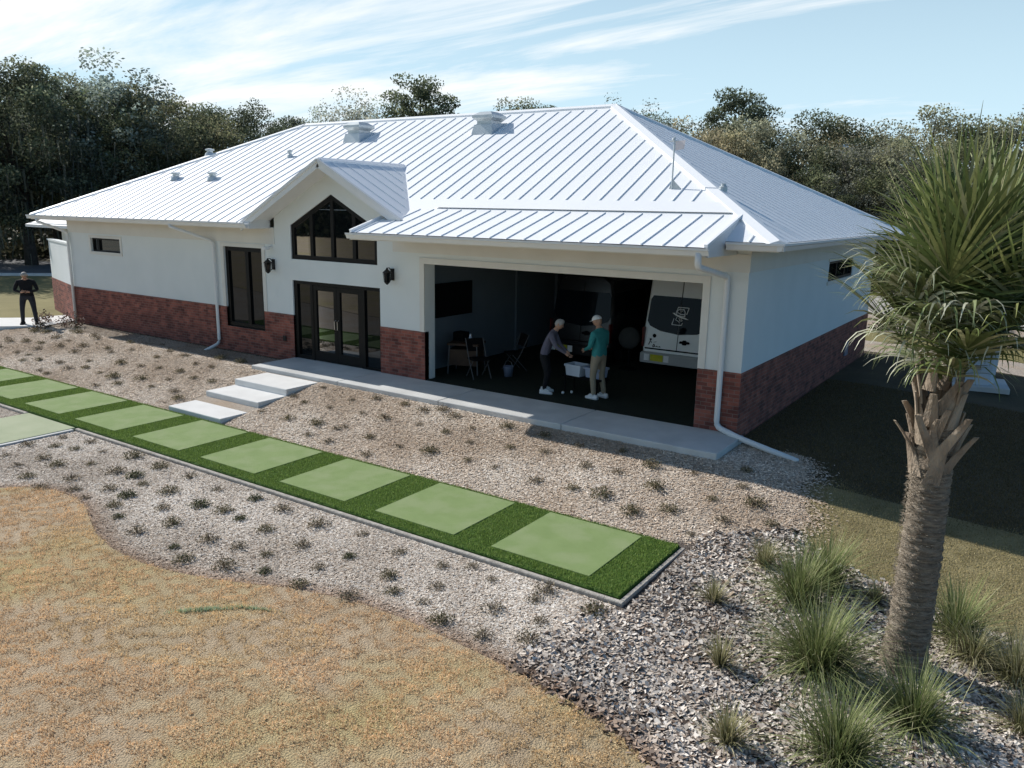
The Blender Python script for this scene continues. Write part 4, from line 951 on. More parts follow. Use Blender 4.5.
# old leaf bases (boots)
def boot(a, z0, L, out, wd, split=True, twist=0.0):
    b = MB(); ca, sa = math.cos(a), math.sin(a); tx_, ty_ = -sa, ca; K = 6; vs = []
    for i in range(K+1):
        t = i/K; r_ = .17+out*t**1.4; zz = z0+L*t; w_ = wd*(1-.62*t); th = .028*(1-.5*t); sh = twist*t
        cx, cy = ca*r_+tx_*sh, sa*r_+ty_*sh
        for (u, v) in ((-1,-.4),(0,-1),(1,-.4),(1,.4),(0,.8),(-1,.4)):
            vs.append((cx+tx_*u*w_/2-ca*v*th*-1, cy+ty_*u*w_/2+sa*v*th, zz))
    fs = [(i*6+k, i*6+(k+1) % 6, (i+1)*6+(k+1) % 6, (i+1)*6+k) for i in range(K) for k in range(6)]+[tuple(K*6+k for k in range(6))]
    b.add(vs, fs); return b.build('leaf_base', M['boot'], palm, fix=True)
for k in range(44):
    t = k/44
    boot(k*2.399+rnd.uniform(-.3,.3), 2.08+t*1.05+rnd.uniform(-.05,.05), rnd.uniform(.30,.42), rnd.uniform(.02,.075)+.03*math.sin(t*3.1), rnd.uniform(.12,.18), True, rnd.uniform(-.22,.22))
boot(R(205), 2.36, .40, .24, .11, True, .05); boot(R(262), 2.30, .60, .10, .15, True, .34); boot(R(295), 2.36, .52, .10, .14, True, -.28); boot(R(315), 2.26, .42, .15, .15, True, .2)
# fronds
def frond(az, el, Lp, Ls, cols, droop, nseg=42):
    d = Vector((math.cos(az)*math.cos(el), math.sin(az)*math.cos(el), math.sin(el))); p = Vector((.07+math.cos(az)*.08, math.sin(az)*.08, 3.40+rnd.uniform(-.22,.36)))
    verts = []; faces = []; tints = []
    def ribbon(pts, ws, side, c):
        b = len(verts)
        for q, w_ in zip(pts, ws): verts.append(q-side*w_/2); verts.append(q+side*w_/2)
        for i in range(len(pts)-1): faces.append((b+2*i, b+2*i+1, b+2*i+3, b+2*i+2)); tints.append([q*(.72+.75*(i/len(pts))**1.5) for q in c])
    side = d.cross(Vector((0,0,1))); side = side.normalized() if side.length > .05 else Vector((1,0,0))
    pts = [p.copy()]; q = p.copy(); dd = d.copy()
    for i in range(6):
        q = q+dd*Lp/6; dd = (dd+Vector((0,0,-.04*(1.1-abs(el)/1.6)))).normalized(); pts.append(q.copy())
    ribbon(pts, [.045]+[.026]*6, side, (.20,.23,.08))
    side2 = dd.cross(side).normalized()
    ribbon(pts, [.03]+[.018]*6, side2, (.17,.20,.07))
    nrm = side.cross(dd).normalized()
    for k in range(nseg):
        u = (k+.5)/nseg*2-1; th = u*1.75
        org = q+dd*(.42*(1-abs(u)))          # costa carries the middle segments further out
        sd = (dd*math.cos(th)+side*math.sin(th)+nrm*(.22*abs(u))).normalized()
        L = Ls*(1-.35*abs(u)**2)*rnd.uniform(.85,1.1); pp = org.copy(); S = 6; ps = [pp.copy()]; v = sd.copy()
        dr = droop*rnd.uniform(.5,1.5)
        for i in range(S):
            pp = pp+v*L/S; v = (v+Vector((0,0,-dr*((i+1)/S)**1.6))).normalized(); ps.append(pp.copy())
        sw_ = v.cross(nrm); sw_ = sd.cross(nrm).normalized()
        c = cols[rnd.randrange(len(cols))]; f_ = rnd.uniform(.75,1.25)
        ribbon(ps, [.018,.036,.036,.029,.020,.011,.002], (sw_+nrm*rnd.uniform(-.5,.5)).normalized(), [q_*f_ for q_ in c])
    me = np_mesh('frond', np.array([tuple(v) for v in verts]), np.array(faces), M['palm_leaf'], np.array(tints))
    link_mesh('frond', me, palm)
FG = [(.14,.185,.06),(.19,.235,.08),(.27,.29,.11),(.10,.135,.045),(.38,.375,.20)]; FP = [(.44,.455,.30),(.30,.34,.17),(.60,.60,.46),(.19,.23,.10)]
for k in range(22):
    az = k*2.399; frond(az, R(rnd.uniform(62, 88) if math.cos(az) < -.3 else rnd.uniform(52, 88)), rnd.uniform(.35,.75), rnd.uniform(.9,1.15), FG, rnd.uniform(.03,.14), 32)
for k in range(12):
    az = k*2.399+.7; frond(az, R(rnd.uniform(36, 60)), rnd.uniform(.3,.5), rnd.uniform(.75,.95), FG if k % 4 else FP, rnd.uniform(.3,.6), 30)
for k in range(11):
    az = k*2.399+1.5; frond(az, R(rnd.uniform(18,44)), rnd.uniform(.12,.26), rnd.uniform(.6,.8), FP if k % 2 else FG, rnd.uniform(.8,1.3), 24)
for az_, el_, dr_ in ((186,58,.55),(200,50,.7),(214,46,.8),(228,40,.9),(242,42,1.0),(262,36,1.1),(282,38,1.1),(176,52,.6)): frond(R(az_), R(el_), rnd.uniform(.22,.34), rnd.uniform(.68,.84), FP if dr_ > .65 else FG, dr_, 22)

# ------------------------------------------------------------------ trees
def tree_meshes(H, R0, base, clumps, lv, leaf, cols, wts, crad, moss=0, lean=0.0, flat=.75, limbs=7, tr=.32):
    """crown of many leaf clumps on a limbed trunk; returns (trunk mesh, crown mesh)"""
    tb = MB(); zc = base+(H-base)*.35
    pts = [(0,0,-.3),(.05*lean,.0,base*.5),(lean*.3,.1,zc)]; tb.tube(pts, [tr*1.25, tr, tr*.62], 8)
    cen = []
    for i in range(clumps):
        while True:
            q = rs.uniform(-1, 1, 3)
            if .28 < np.linalg.norm(q) < 1: break
        q = q*np.array([R0, R0, (H-base)/2]); q[2] += (H+base)/2; q[:2] *= 1-.35*max(0, (q[2]-base)/(H-base)-.6)
        cen.append(q)
    cen = np.array(cen)
    for i in range(limbs):
        e = cen[rs.randint(len(cen))]; m_ = (lean*.2+e[0]*.45, e[1]*.45, zc*.55+e[2]*.45)
        tb.tube([(lean*.2*.8,0,zc*.72), m_, tuple(e)], [tr*.45, tr*.28, .03], 6)
    rads = crad*rs.uniform(.55, 1.3, clumps); n = clumps*lv; ci = np.repeat(np.arange(clumps), lv)
    d = rs.normal(size=(n, 3)); d /= np.linalg.norm(d, axis=1)[:, None]
    q = cen[ci]+d*(rads[ci]*rs.uniform(.35, 1.12, n)**.7)[:, None]*np.array([1, 1, flat])
    V = leaf_quads(q, leaf)
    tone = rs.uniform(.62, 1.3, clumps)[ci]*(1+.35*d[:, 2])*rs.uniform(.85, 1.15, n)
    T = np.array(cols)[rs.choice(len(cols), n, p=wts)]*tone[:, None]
    if moss:
        k = moss; low = np.where(cen[:, 2] < base+(H-base)*.62)[0]; c0 = cen[low[rs.randint(len(low), size=k)]]+rs.normal(0, crad*.6, (k, 3)); L = rs.uniform(.4, 1.3, k); a = rs.uniform(0, 2*np.pi, k); W_ = rs.uniform(.02, .07, k)
        sd = np.stack([np.cos(a)*W_, np.sin(a)*W_, 0*a], 1); dn = np.stack([rs.normal(0, .08, k), rs.normal(0, .08, k), -L], 1)
        MV = np.stack([c0-sd, c0+sd, c0+dn+sd*.3, c0+dn-sd*.3], 1); V = np.concatenate([V, MV]); T = np.concatenate([T, np.tile([.17,.17,.15], (k, 1))*rs.uniform(.6, 1.3, (k, 1))])
    return tb.mesh('trunk', M['bark'], True), np_mesh('crown', V.reshape(-1, 3), np.arange(len(V)*4).reshape(-1, 4), M['tree_leaf'], T)
DK = [(.105,.122,.08),(.15,.165,.105),(.205,.212,.145),(.29,.285,.21)]
BR = [(.30,.27,.185),(.40,.355,.25),(.50,.44,.32),(.22,.215,.14)]
GY = [(.32,.34,.31),(.40,.415,.375),(.24,.26,.225),(.48,.475,.43)]
W4 = [.3,.32,.24,.14]
TM = {
 'oak0': tree_meshes(12,5.2,1.6,84,330,.18,DK,W4,1.15,500,.6),
 'oak1': tree_meshes(12,4.6,2.6,70,320,.18,DK,W4,1.15,650,-.5),
 'oak2': tree_meshes(12,5.6,2.0,86,310,.18,[(.14,.15,.09),(.19,.195,.12),(.25,.24,.16),(.11,.12,.07)],W4,1.1,350,.3),
 'brown0': tree_meshes(12,5.4,1.2,118,200,.19,BR,W4,1.1,150,.3),
 'brown1': tree_meshes(12,4.8,1.0,102,190,.185,BR,W4,1.05,100,-.3,.85),
 'brown2': tree_meshes(12,5.0,1.5,98,165,.18,[(.32,.285,.215),(.40,.36,.28),(.48,.435,.345),(.22,.21,.15)],W4,1.05,200,.2),
 'grey': tree_meshes(12,3.0,3.5,75,95,.19,GY,W4,.8,120,.2,.9,10,.2),
 'pine': tree_meshes(12,2.5,8.0,40,190,.19,DK,W4,.85,0,.3,.6,12,.22),
 'wispy': tree_meshes(12,2.6,3.0,64,64,.17,GY,W4,.75,60,.3,.9,12,.16),
}
def tree(kind, x, y, H, label, group, name='oak_tree', sx_=1.0):
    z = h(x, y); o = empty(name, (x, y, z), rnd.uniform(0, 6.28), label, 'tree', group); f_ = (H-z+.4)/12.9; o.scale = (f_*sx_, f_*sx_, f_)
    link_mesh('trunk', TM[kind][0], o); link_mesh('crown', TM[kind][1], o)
GL = 'dark trees beyond the left lawn'; GRR = 'brownish trees beyond the driveway on the right'
LL = 'dark dense oak with grey moss beyond the left lawn'; LR = 'brownish green leafy tree beyond the driveway on the right'
for i, (x, y, H) in enumerate(((-49.1,8.0,13.4),(-50.0,11.0,13.0),(-54.7,15.1,12.6),(-49.5,16.4,12.0),(-52.3,19.6,12.9),(-48.0,19.9,11.9),(-51.7,24.1,12.3),(-53.8,28.2,12.2),(-50.5,30.1,12.3),(-55.4,36.4,12.6),(-57.5,8.6,13.6),(-71.0,24.9,15.6),(-71.7,31.9,15.5),(-78.0,21.9,16.6))):
    if i == 3: tree('grey', x, y, 14.2, 'oak with a thin wispy top rising above the dark left trees', GL, sx_=1.3)
    tree(('oak0','oak1','oak2')[i % 3], x-(1.5 if i == 3 else 0), y, H, LL, GL)
tree('grey', -45.2,35.1,13.9,'thin grey tree left of the round ventilator above the ridge, taller of the pair',None,'tree')
tree('grey', -47.4,40.1,13.6,'thin grey tree just right of the taller grey one above the ridge',None,'tree')
tree('grey', -65.6,50.0,15.2,'small grey tree showing over the left end of the ridge',None,'tree')
tree('brown0', -78.2,58.4,15.0,'low distant tree at the left end of the ridge',None,'tree')
tree('pine', -41.2,38.9,15.2,'tall dark pine with a rounded open crown above the roof ridge',None,'pine_tree',1.0)
tree('brown1', -62.2,73.3,16.2,'tiny treetop just above the ridge near the middle',None,'tree')
tree('oak2', -49.0,64.4,17.0,'broad round treetop above the ridge beside the right ventilator',None,'tree')
tree('oak1', -47.6,69.9,16.9,'smaller round treetop right of the broad one above the ridge',None,'tree')
tree('wispy', -23.0,39.2,12.9,'wispy grey tree right behind the right end of the ridge',None,'tree')
tree('wispy', -19.8,38.6,12.2,'second wispy grey tree showing over the right hip',None,'tree')
tree('pine', -15.8,44.5,13.2,'dark flat topped pine above the brownish trees',None,'pine_tree',1.0)
for i, (x, y, H) in enumerate(((-16.4,37.8,10.2),(-13.2,36.8,9.4),(-12.1,39.4,10.8),(-10.2,41.8,10.9),(-9.5,46.1,10.7),(-11.3,59.2,12.0),(-5.5,38.0,8.5),(-7.1,38.0,8.0),(-3.2,43.4,11.2),(-3.7,38.2,8.8),(-1.4,45.6,10.9),(0.7,41.8,10.0),(2.3,43.9,10.7),(4.7,45.9,11.0),(7.1,47.8,11.3),(-28.1,53.5,13.0),(-7.6,56.8,10.9),(-21.5,45.0,10.6),(10.5,44,11),(-18,50,10.8))):
    tree(('brown0','brown1','brown2','oak2')[i % 4 if i not in (8,) else 1], x, y, H, LR, GRR)
# understory that closes the view under the crowns
def thicket(name, n, xr, yr, zr, leaf, cols, label):
    C = np.stack([rs.uniform(*xr, n), rs.uniform(*yr, n), rs.uniform(0, 1, n)**1.4*zr-.3], 1)
    C[:, 2] *= .6+.5*np.sin(C[:, 0]*.9+C[:, 1]*.7)*np.sin(C[:, 1]*.45+1)
    V = leaf_quads(C, leaf); T = np.array(cols)[rs.choice(len(cols), n)]*rs.uniform(.6, 1.3, (n, 1))
    tag(link_mesh(name, np_mesh(name, V.reshape(-1, 3), np.arange(n*4).reshape(n, 4), M['leaf'], T)), label, None, None, 'stuff')
thicket('woods', 14000, (-45,90), (-134,-118), 14.0, 1.8, [(.045,.055,.03),(.065,.075,.04),(.095,.10,.058)], 'dark woods far beyond the front lawn, mirrored in the van window')
thicket('woods', 26000, (-230,-50), (-80,-66), 14.0, 1.4, [(.045,.055,.03),(.065,.075,.04),(.095,.10,.058)], 'dark woods along the far edge of the front lawn, mirrored in the glass')
thicket('undergrowth', 16000, (-66,-56), (4,50), 5.0, .55, [(.06,.065,.04),(.10,.10,.06),(.15,.14,.085)], 'dark undergrowth beneath the left trees')
thicket('undergrowth', 16000, (-24,22), (47,54), 5.5, .55, [(.22,.20,.13),(.30,.27,.18),(.15,.145,.09)], 'undergrowth beneath the trees on the right')
thicket('undergrowth', 9000, (-14,24), (35.5,38), 2.0, .3, [(.035,.05,.02),(.06,.075,.032),(.09,.095,.05)], 'low hedge like undergrowth along the far side of the driveway')
for i in range(26):
    x = rs.uniform(-1, 9); y = rs.uniform(17.6, 22)
    o = link_mesh('shrub', SH['dark'][i % 3], None, (x, y, h(x, y))); q = rs.uniform(1.6, 2.6); o.scale = (q, q, q*.8)
    tag(o, 'dark low shrub in the mulch strip before the driveway', 'shrub', 'shrubs before the driveway')

# ------------------------------------------------------------------ background buildings and utility box
sh = empty('shelter', (-2.6,38.0,h(0,38)), 0, 'dark open shelter with a flat white roof beyond the driveway, beside the building corner', 'shelter')
v = MB(); v.box(-1.9,1.9,-1.5,1.5,2.75,3.05); v.build('roof', M['white_metal'], sh)
v = MB(); v.box(-1.7,1.7,1.2,1.3,0,2.75); v.box(-1.7,-1.6,-1.3,1.2,0,2.75); v.build('wall', M['blackmatte'], sh)
v = MB(); v.box(.1,.3,-1.35,-1.15,0,3.2); v.box(1.5,1.7,-1.35,-1.15,0,2.75); v.build('post', M['black'], sh)
hs = empty('distant_house', (-12.9,64.5,h(-12,64)), 0, 'white gabled house top glimpsed between the trees on the right', 'house')
v = MB(); v.box(-3.2,3.2,-3,3,0,7.0); v.poly([(-.9,-3.02,7.0),(.9,-3.02,7.0),(0,-3.02,10.4)]); v.build('wall', M['white_metal'], hs)
v = MB(); v.add([(-1.2,-3.3,6.9),(0,-3.3,10.9),(1.2,-3.3,6.9),(-1.2,3.3,6.9),(0,3.3,10.9),(1.2,3.3,6.9)],[(0,1,4,3),(1,2,5,4)]); v.box(-3.5,3.5,-3.3,3.3,7.0,7.2); v.build('roof', M['white_metal'], hs)
v = MB(); v.box(-.3,.3,-3.06,-3.03,7.4,8.4); v.build('window', M['glass2'], hs)

ub = empty('utility_cabinet', (3.12,9.25,h(3.1,9.2)), R(8), 'white tapered utility cabinet on a concrete pad behind the palm', 'cabinet')
v = MB(); v.bbox(-.62,.75,-.75,.6,0,.14,.02); v.build('pad', M['concrete'], ub)
v = MB()
def rrect(w_, d_, z, b): return [(-w_+b,-d_,z),(w_-b,-d_,z),(w_,-d_+b,z),(w_,d_-b,z),(w_-b,d_,z),(-w_+b,d_,z),(-w_,d_-b,z),(-w_,-d_+b,z)]
rings = [rrect(.42,.36,.14,.10), rrect(.46,.40,.7,.12), rrect(.49,.42,1.08,.13), rrect(.45,.38,1.16,.13)]
v.add([p for r_ in rings for p in r_], [(i*8+k, i*8+(k+1) % 8, (i+1)*8+(k+1) % 8, (i+1)*8+k) for i in range(3) for k in range(8)]+[tuple(24+k for k in range(8))]); v.build('cabinet_body', M['tank_white'], ub)
v = MB(); v.bbox(-.34,.30,-.52,-.365,.14,.30,.02); v.build('foot', M['tank_white'], ub)
v = MB(); v.add([p for r_ in (rrect(.47,.40,1.163,.13), rrect(.36,.30,1.20,.1)) for p in r_], [(k,(k+1) % 8,8+(k+1) % 8,8+k) for k in range(8)]+[tuple(8+k for k in range(8))]); v.build('lid', M['blue_grey'], ub)
v = MB(); v.bbox(-.10,.10,-.44,-.37,.5,.62,.01); v.build('latch', M['chrome'], ub)
us = empty('meter_stand', (2.75,11.6,h(2.75,11.6)), R(10), 'blue grey meter stand with metal conduits behind the white cabinet', 'meter stand')
v = MB(); v.bbox(-.34,.34,-.06,.06,.3,1.9,.015); v.build('panel', M['blue_grey'], us)
for xx in (-.28,.02,.26): v = MB(); v.tube([(xx,-.12,0),(xx,-.12,2.0)],.03,8); v.build('conduit', M['galv'], us)
v = MB(); v.bbox(-.2,.1,-.2,-.12,1.2,1.6,.01); v.build('meter_box', M['galv'], us)

# ------------------------------------------------------------------ vans
def van(name, loc, label, paint, H=2.7, W=1.92, L=5.9, logo=False):
    o = empty(name, loc, 0, label, 'van'); hw = W/2
    # cross-sections from tail (y=0) to nose: (y, height, half width)
    def sec(y, H_, w_, z0=.42):
        b = .16
        return [(-w_*.97,y,z0),(-w_,y,z0+.35),(-w_*.995,y,1.15),(-w_*.93,y,H_-.42),(-w_*.84,y,H_-.12),(-w_*.62,y,H_),(w_*.62,y,H_),(w_*.84,y,H_-.12),(w_*.93,y,H_-.42),(w_*.995,y,1.15),(w_,y,z0+.35),(w_*.97,y,z0)]
    S = [sec(.05,H-.06,hw*.93), sec(.0+.10,H-.02,hw*.985), sec(.22,H,hw), sec(3.9,H,hw), sec(4.5,H-.25,hw*.98), sec(5.0,H*.62,hw*.97), sec(5.6,H*.48,hw*.92), sec(L,H*.36,hw*.8)]
    # tail leans slightly forward towards the roof
    for j_, o_ in enumerate((.05,.10,.24)): S[j_] = [(x_, o_+(z_-.42)*.14, z_) for x_, _, z_ in S[j_]]
    v = MB(); v.add([p for r_ in S for p in r_], [(i*12+k, i*12+(k+1) % 12, (i+1)*12+(k+1) % 12, (i+1)*12+k) for i in range(len(S)-1) for k in range(12)]+[tuple(reversed(range(12))), tuple((len(S)-1)*12+k for k in range(12))])
    body = v.build('body', paint, o)
    def ty(z): return .05+(z-.42)*.14-.008
    # rear window with curved lower edge
    for sg in (-1, 1):
        top, lo = min(H-.42, 1.95), 1.13
        P = [(.012*sg, top), (hw*.80*sg, top), (hw*.865*sg, top-.10), (hw*.90*sg, lo+.18), (hw*.82*sg, lo+.06), (hw*.5*sg, lo-.05), (.012*sg, lo-.10)]
        w_ = MB(); pts = [(x_, ty(z_)-.004, z_) for x_, z_ in P]; w_.poly(pts if sg < 0 else list(reversed(pts))); w_.build('rear_window', M['car_glass'], o)
    d = MB(); d.add([(-.008,ty(.62)-.002,.62),(.008,ty(.62)-.002,.62),(.008,ty(H-.2)-.002,H-.2),(-.008,ty(H-.2)-.002,H-.2)],[(0,1,2,3)]); d.add([(-.9*hw,ty(.6),.605),(.9*hw,ty(.6),.605),(.9*hw,ty(.6),.64),(-.9*hw,ty(.6),.64)],[(0,1,2,3)])
    d.build('door_seam', M['blackmatte'], o)
    b = MB(); b.bbox(-hw*.98,hw*.98,-.08,.12,.28,.54,.05); bp = b.build('bumper', M['van_grey'] if logo else paint, o)
    p = MB(); p.bbox(-.62,-.28,-.10,-.079,.34,.505,.004); p.build('licence_plate', M['yellow'], o)
    for c in (-.72,-.19): p = MB(); p.bbox(c-.07,c+.07,-.10,-.079,.34,.505,.004); p.build('sticker', M['plate_white'], o)
    k = MB(); k.bbox(.06,.32,.05,.14,.83,.88,.02); k.bbox(.14,.24,.04,.13,.80,.91,.02); k.build('door_handle', M['blackmatte'], o)
    for x_ in (-.62,.62): k = MB(); k.lathe([(.045,0),(.05,.012),(.03,.02)],(0,0,0),12); kk = k.build('hinge_cap', M['blackmatte'], o); kk.location = (x_, .115, .95); kk.rotation_euler = (R(90),0,0)
    for sg in (-1, 1):
        t = MB(); t.bbox(sg*hw*.955-.025,sg*hw*.955+.025,.03,.2,.66,1.15,.01); t.build('tail_light', M['red_lens'], o)
        for yy in (1.1, 4.7):
            wv = MB(); wv.lathe([(.24,-.1),(.34,-.1),(.35,-.06),(.35,.06),(.34,.1),(.24,.1)],(0,0,0),20)
            ww = wv.build('wheel', M['rubber'], o); ww.location = (sg*(hw-.12), yy, .35); ww.rotation_euler = (0, R(90), 0)
        sd = MB(); sd.poly([(sg*hw*.985,.9,1.3),(sg*hw*.985,3.6,1.3),(sg*hw*.955,3.6,1.95),(sg*hw*.955,.9,1.95)]); q = sd.build('side_window', M['car_glass'], o); q.location = (sg*.012,0,0)
    r_ = MB(); r_.bbox(-hw*.5,hw*.5,-.05+.05,.1,.30,.36,.01); r_.build('tow_bar', M['blackmatte'], o)
    if logo:
        g = MB(); zb_ = 1.44; xc = .0; EK = .78
        def stroke(pts, w_=.022):
            for a_, b_ in zip(pts[:-1], pts[1:]):
                dv = Vector((b_[0]-a_[0], b_[1]-a_[1])); nv = Vector((-dv.y, dv.x)).normalized()*w_/2
                q = [(a_[0]+nv.x,a_[1]+nv.y),(b_[0]+nv.x,b_[1]+nv.y),(b_[0]-nv.x,b_[1]-nv.y),(a_[0]-nv.x,a_[1]-nv.y)]
                g.poly([(xc+x_*EK, ty(zb_+z_*EK)-.008, zb_+z_*EK) for x_, z_ in q])
        # slanted frame, broken where the hat brim crosses it
        stroke([(-.20,-.02),(-.25,-.22),(.07,-.22),(.10,-.14)]); stroke([(-.13,.22),(-.09,.34),(.27,.34),(.21,.13)]); stroke([(-.13,.22),(-.15,.16)])
        hat = [(-.13,.10),(-.10,.24),(-.03,.29),(.03,.265),(.10,.29),(.15,.20),(.155,.06),(.0,.07)]
        stroke(hat+[hat[0]], .022); stroke([(-.09,.17),(.0,.13),(.15,.12)], .02); stroke([(-.02,.25),(.03,.20),(.09,.25)], .010)
        brim = [(-.27,.145),(-.20,.155),(-.10,.10),(.03,.055),(.16,.03),(.30,-.03),(.16,-.015),(.02,.01),(-.13,.065),(-.22,.115)]
        g.poly([(xc+x_*EK, ty(zb_+z_*EK)-.012, zb_+z_*EK) for x_, z_ in brim])
        stroke([(-.10,.03),(-.14,-.06),(-.06,-.09),(.0,-.14)], .018); stroke([(-.05,-.01),(.02,-.05),(-.02,-.09)], .014); stroke([(.06,.0),(.04,-.10),(.10,-.06)], .014)
        g.build('window_emblem', M['plate_white'], o, fix=False)
        g = MB(); zb_ = .70; xc = -.70
        def ty2(z): return ty(z)-.006
        def st2(pts, w_=.02):
            for a_, b_ in zip(pts[:-1], pts[1:]):
                dv = Vector((b_[0]-a_[0], b_[1]-a_[1])); nv = Vector((-dv.y, dv.x)).normalized()*w_/2
                g.poly([(xc+x_*.7, ty2(zb_+z_*.7), zb_+z_*.7) for x_, z_ in [(a_[0]+nv.x,a_[1]+nv.y),(b_[0]+nv.x,b_[1]+nv.y),(b_[0]-nv.x,b_[1]-nv.y),(a_[0]-nv.x,a_[1]-nv.y)]])
        st2([(-.08,.02),(-.04,.13),(-.02,.20)],.03); st2([(-.06,.22),(.02,.22)],.05); st2([(-.02,.16),(.04,.09)],.02); st2([(.08,-.04),(.12,.06),(.17,-.02),(.10,-.05)],.03); st2([(.2,-.04),(.24,.0),(.28,-.04)],.025); st2([(.31,-.04),(.35,.0),(.38,-.05)],.025); st2([(.1,.12),(.22,.15)],.012)
        g.build('door_emblem', M['blackmatte'], o, fix=False)
    return o
van('white_van', (-3.03,4.2,0), 'white high roofed van seen from behind with a white line emblem on its rear window', M['van_white'], 2.72, 1.9, 5.9, True)
van('dark_van', (-5.68,4.0,0), 'black van in the dark middle of the garage with a yellow licence plate', M['van_black'], 2.35, 1.86, 5.6)

# ------------------------------------------------------------------ garage contents
v = MB(); y0, y1, z0, z1 = 1.08,2.61,1.31,2.16; v.bbox(-8.195,-8.13,y0,y1,z0,z1,.01); tv = v.build('television', M['blackmatte'])
tag(tv, 'large flat black screen on the left garage wall', 'television')
v = MB(); v.poly([(-8.127,y0+.03,z0+.03),(-8.127,y1-.03,z0+.03),(-8.127,y1-.03,z1-.04),(-8.127,y0+.03,z1-.04)]); v.build('screen', M['blackmatte'], tv)
def bin_(name, x, y, z, w_, d_, hh, mt, label, rz=0):
    o = empty(name, (x,y,z), rz, label, 'bin'); v = MB()
    r0_ = [(-w_*.44,-d_*.44,0),(w_*.44,-d_*.44,0),(w_*.44,d_*.44,0),(-w_*.44,d_*.44,0)]; r1_ = [(-w_*.5,-d_*.5,hh),(w_*.5,-d_*.5,hh),(w_*.5,d_*.5,hh),(-w_*.5,d_*.5,hh)]; r2_ = [(a_*.94,b_*.94,hh) for a_, b_, _ in r1_]; r3_ = [(a_*.93,b_*.93,.02) for a_, b_, _ in r0_]
    v.add(r0_+r1_+r2_+r3_, [(3,2,1,0)]+[(i,(i+1) % 4,4+(i+1) % 4,4+i) for i in range(4)]+[(4+i,4+(i+1) % 4,8+(i+1) % 4,8+i) for i in range(4)]+[(8+i,8+(i+1) % 4,12+(i+1) % 4,12+i) for i in range(4)]+[(12,13,14,15)]); v.build('tub', mt, o)
    v = MB()
    for (a0,a1,b0,b1) in ((-w_*.54,w_*.54,-d_*.54,-d_*.5),(-w_*.54,w_*.54,d_*.5,d_*.54),(-w_*.54,-w_*.5,-d_*.5,d_*.5),(w_*.5,w_*.54,-d_*.5,d_*.5)): v.box(a0,a1,b0,b1,hh-.04,hh+.005)
    v.build('rim', mt, o)
    for sg in (-1,1): v = MB(); v.bar((sg*w_*.56,-.07,hh-.05),(sg*w_*.56,.07,hh-.05),.02,.03); v.build('handle', mt, o)
bn = empty('bench', (-3.85,1.15,0), R(-8), 'low black bench under the two plastic tubs', 'bench')
v = MB(); v.bbox(-.5,.5,-.22,.22,.36,.40,.01); v.build('top', M['blackmatte'], bn)
for a_ in (-.44,.44):
    for b_ in (-.17,.17): v = MB(); v.tube([(a_,b_,0),(a_,b_,.36)],.018,6); v.build('leg', M['blackmatte'], bn)
bin_('storage_tub', -4.06,1.12,.402,.42,.34,.25,M['bin'],'pale white plastic tub beside the bending man',R(-8))
bin_('storage_tub', -3.60,1.18,.402,.40,.34,.22,M['bin_blue'],'bluish plastic tub partly behind the man in teal',R(-8))
for x, y, lb in ((-4.10,.98,'white golf ball on the dark garage floor, nearer the tubs'),(-4.22,.80,'white golf ball on the dark garage floor by the bending man\'s shoes')):
    v = MB(); v.sphere((0,0,0),.032,12,8); tag(v.build('golf_ball', M['ceramic'], None, True, (x,y,.032)), lb, 'golf ball')
# table, stool, chair, bucket on the left of the bay
t = empty('side_table', (-7.35,1.35,0), R(20), 'brown wooden table just inside the left garage jamb', 'table')
v = MB(); v.bbox(-.4,.4,-.35,.35,.72,.77,.012); v.build('top', M['wood'], t)
v = MB(); v.bbox(-.36,.36,-.31,.31,.22,.62,.012); v.build('cabinet', M['wood'], t)
for a_ in (-.35,.35):
    for b_ in (-.3,.3): v = MB(); v.tube([(a_*1.1,b_*1.1,0),(a_,b_,.72)],.018,6); v.build('leg', M['dull_metal'], t)
v = MB(); v.lathe([(.035,0),(.04,.02),(.036,.16),(.02,.2),(.02,.24)],(-7.12,1.2,.772),12); tag(v.build('bottle', M['bin'], None, True), 'pale bottle on the brown table', 'bottle')
v = MB(); v.bbox(-7.75,-7.45,1.3,1.6,.772,.99,.02); tag(v.build('carry_bag', M['blackmatte']), 'black bag on the brown table', 'bag')
def chair(x, y, rz, label):
    c = empty('folding_chair', (x,y,0), rz, label, 'chair')
    v = MB(); v.bbox(-.22,.22,-.2,.2,.44,.48,.012); v.build('seat', M['blackmatte'], c)
    v = MB(); v.add([(-.22,.2,.62),(.22,.2,.62),(.22,.28,.92),(-.22,.28,.92),(-.22,.22,.62),(.22,.22,.62),(.22,.30,.92),(-.22,.30,.92)],[(0,1,2,3),(7,6,5,4),(0,4,5,1),(1,5,6,2),(2,6,7,3),(3,7,4,0)]); v.build('backrest', M['blackmatte'], c)
    for sg in (-1,1):
        v = MB(); v.tube([(sg*.23,-.24,0),(sg*.23,.06,.45),(sg*.23,.29,.93)],.013,6); v.build('leg', M['dull_metal'], c)
        v = MB(); v.tube([(sg*.21,.26,0),(sg*.21,-.16,.45)],.013,6); v.build('leg', M['dull_metal'], c)
chair(-6.55,2.3,R(-30),'dark folding chair with thin metal legs left of the bending man')
chair(-6.75,1.05,R(60),'dark folding chair beside the brown table')
v = MB(); v.lathe([(.10,0),(.13,.24),(.135,.25),(.12,.25),(.09,.03)],(-6.25,1.6,.003),16); bk = tag(v.build('bucket', M['blue_grey'], None, True), 'small bluish bucket on the garage floor under the chair', 'bucket')
v = MB(); v.tube([(-6.38,1.6,.24),(-6.33,1.6,.36),(-6.25,1.6,.39),(-6.17,1.6,.36),(-6.12,1.6,.24)],.006,5); v.build('handle', M['chrome'], bk)
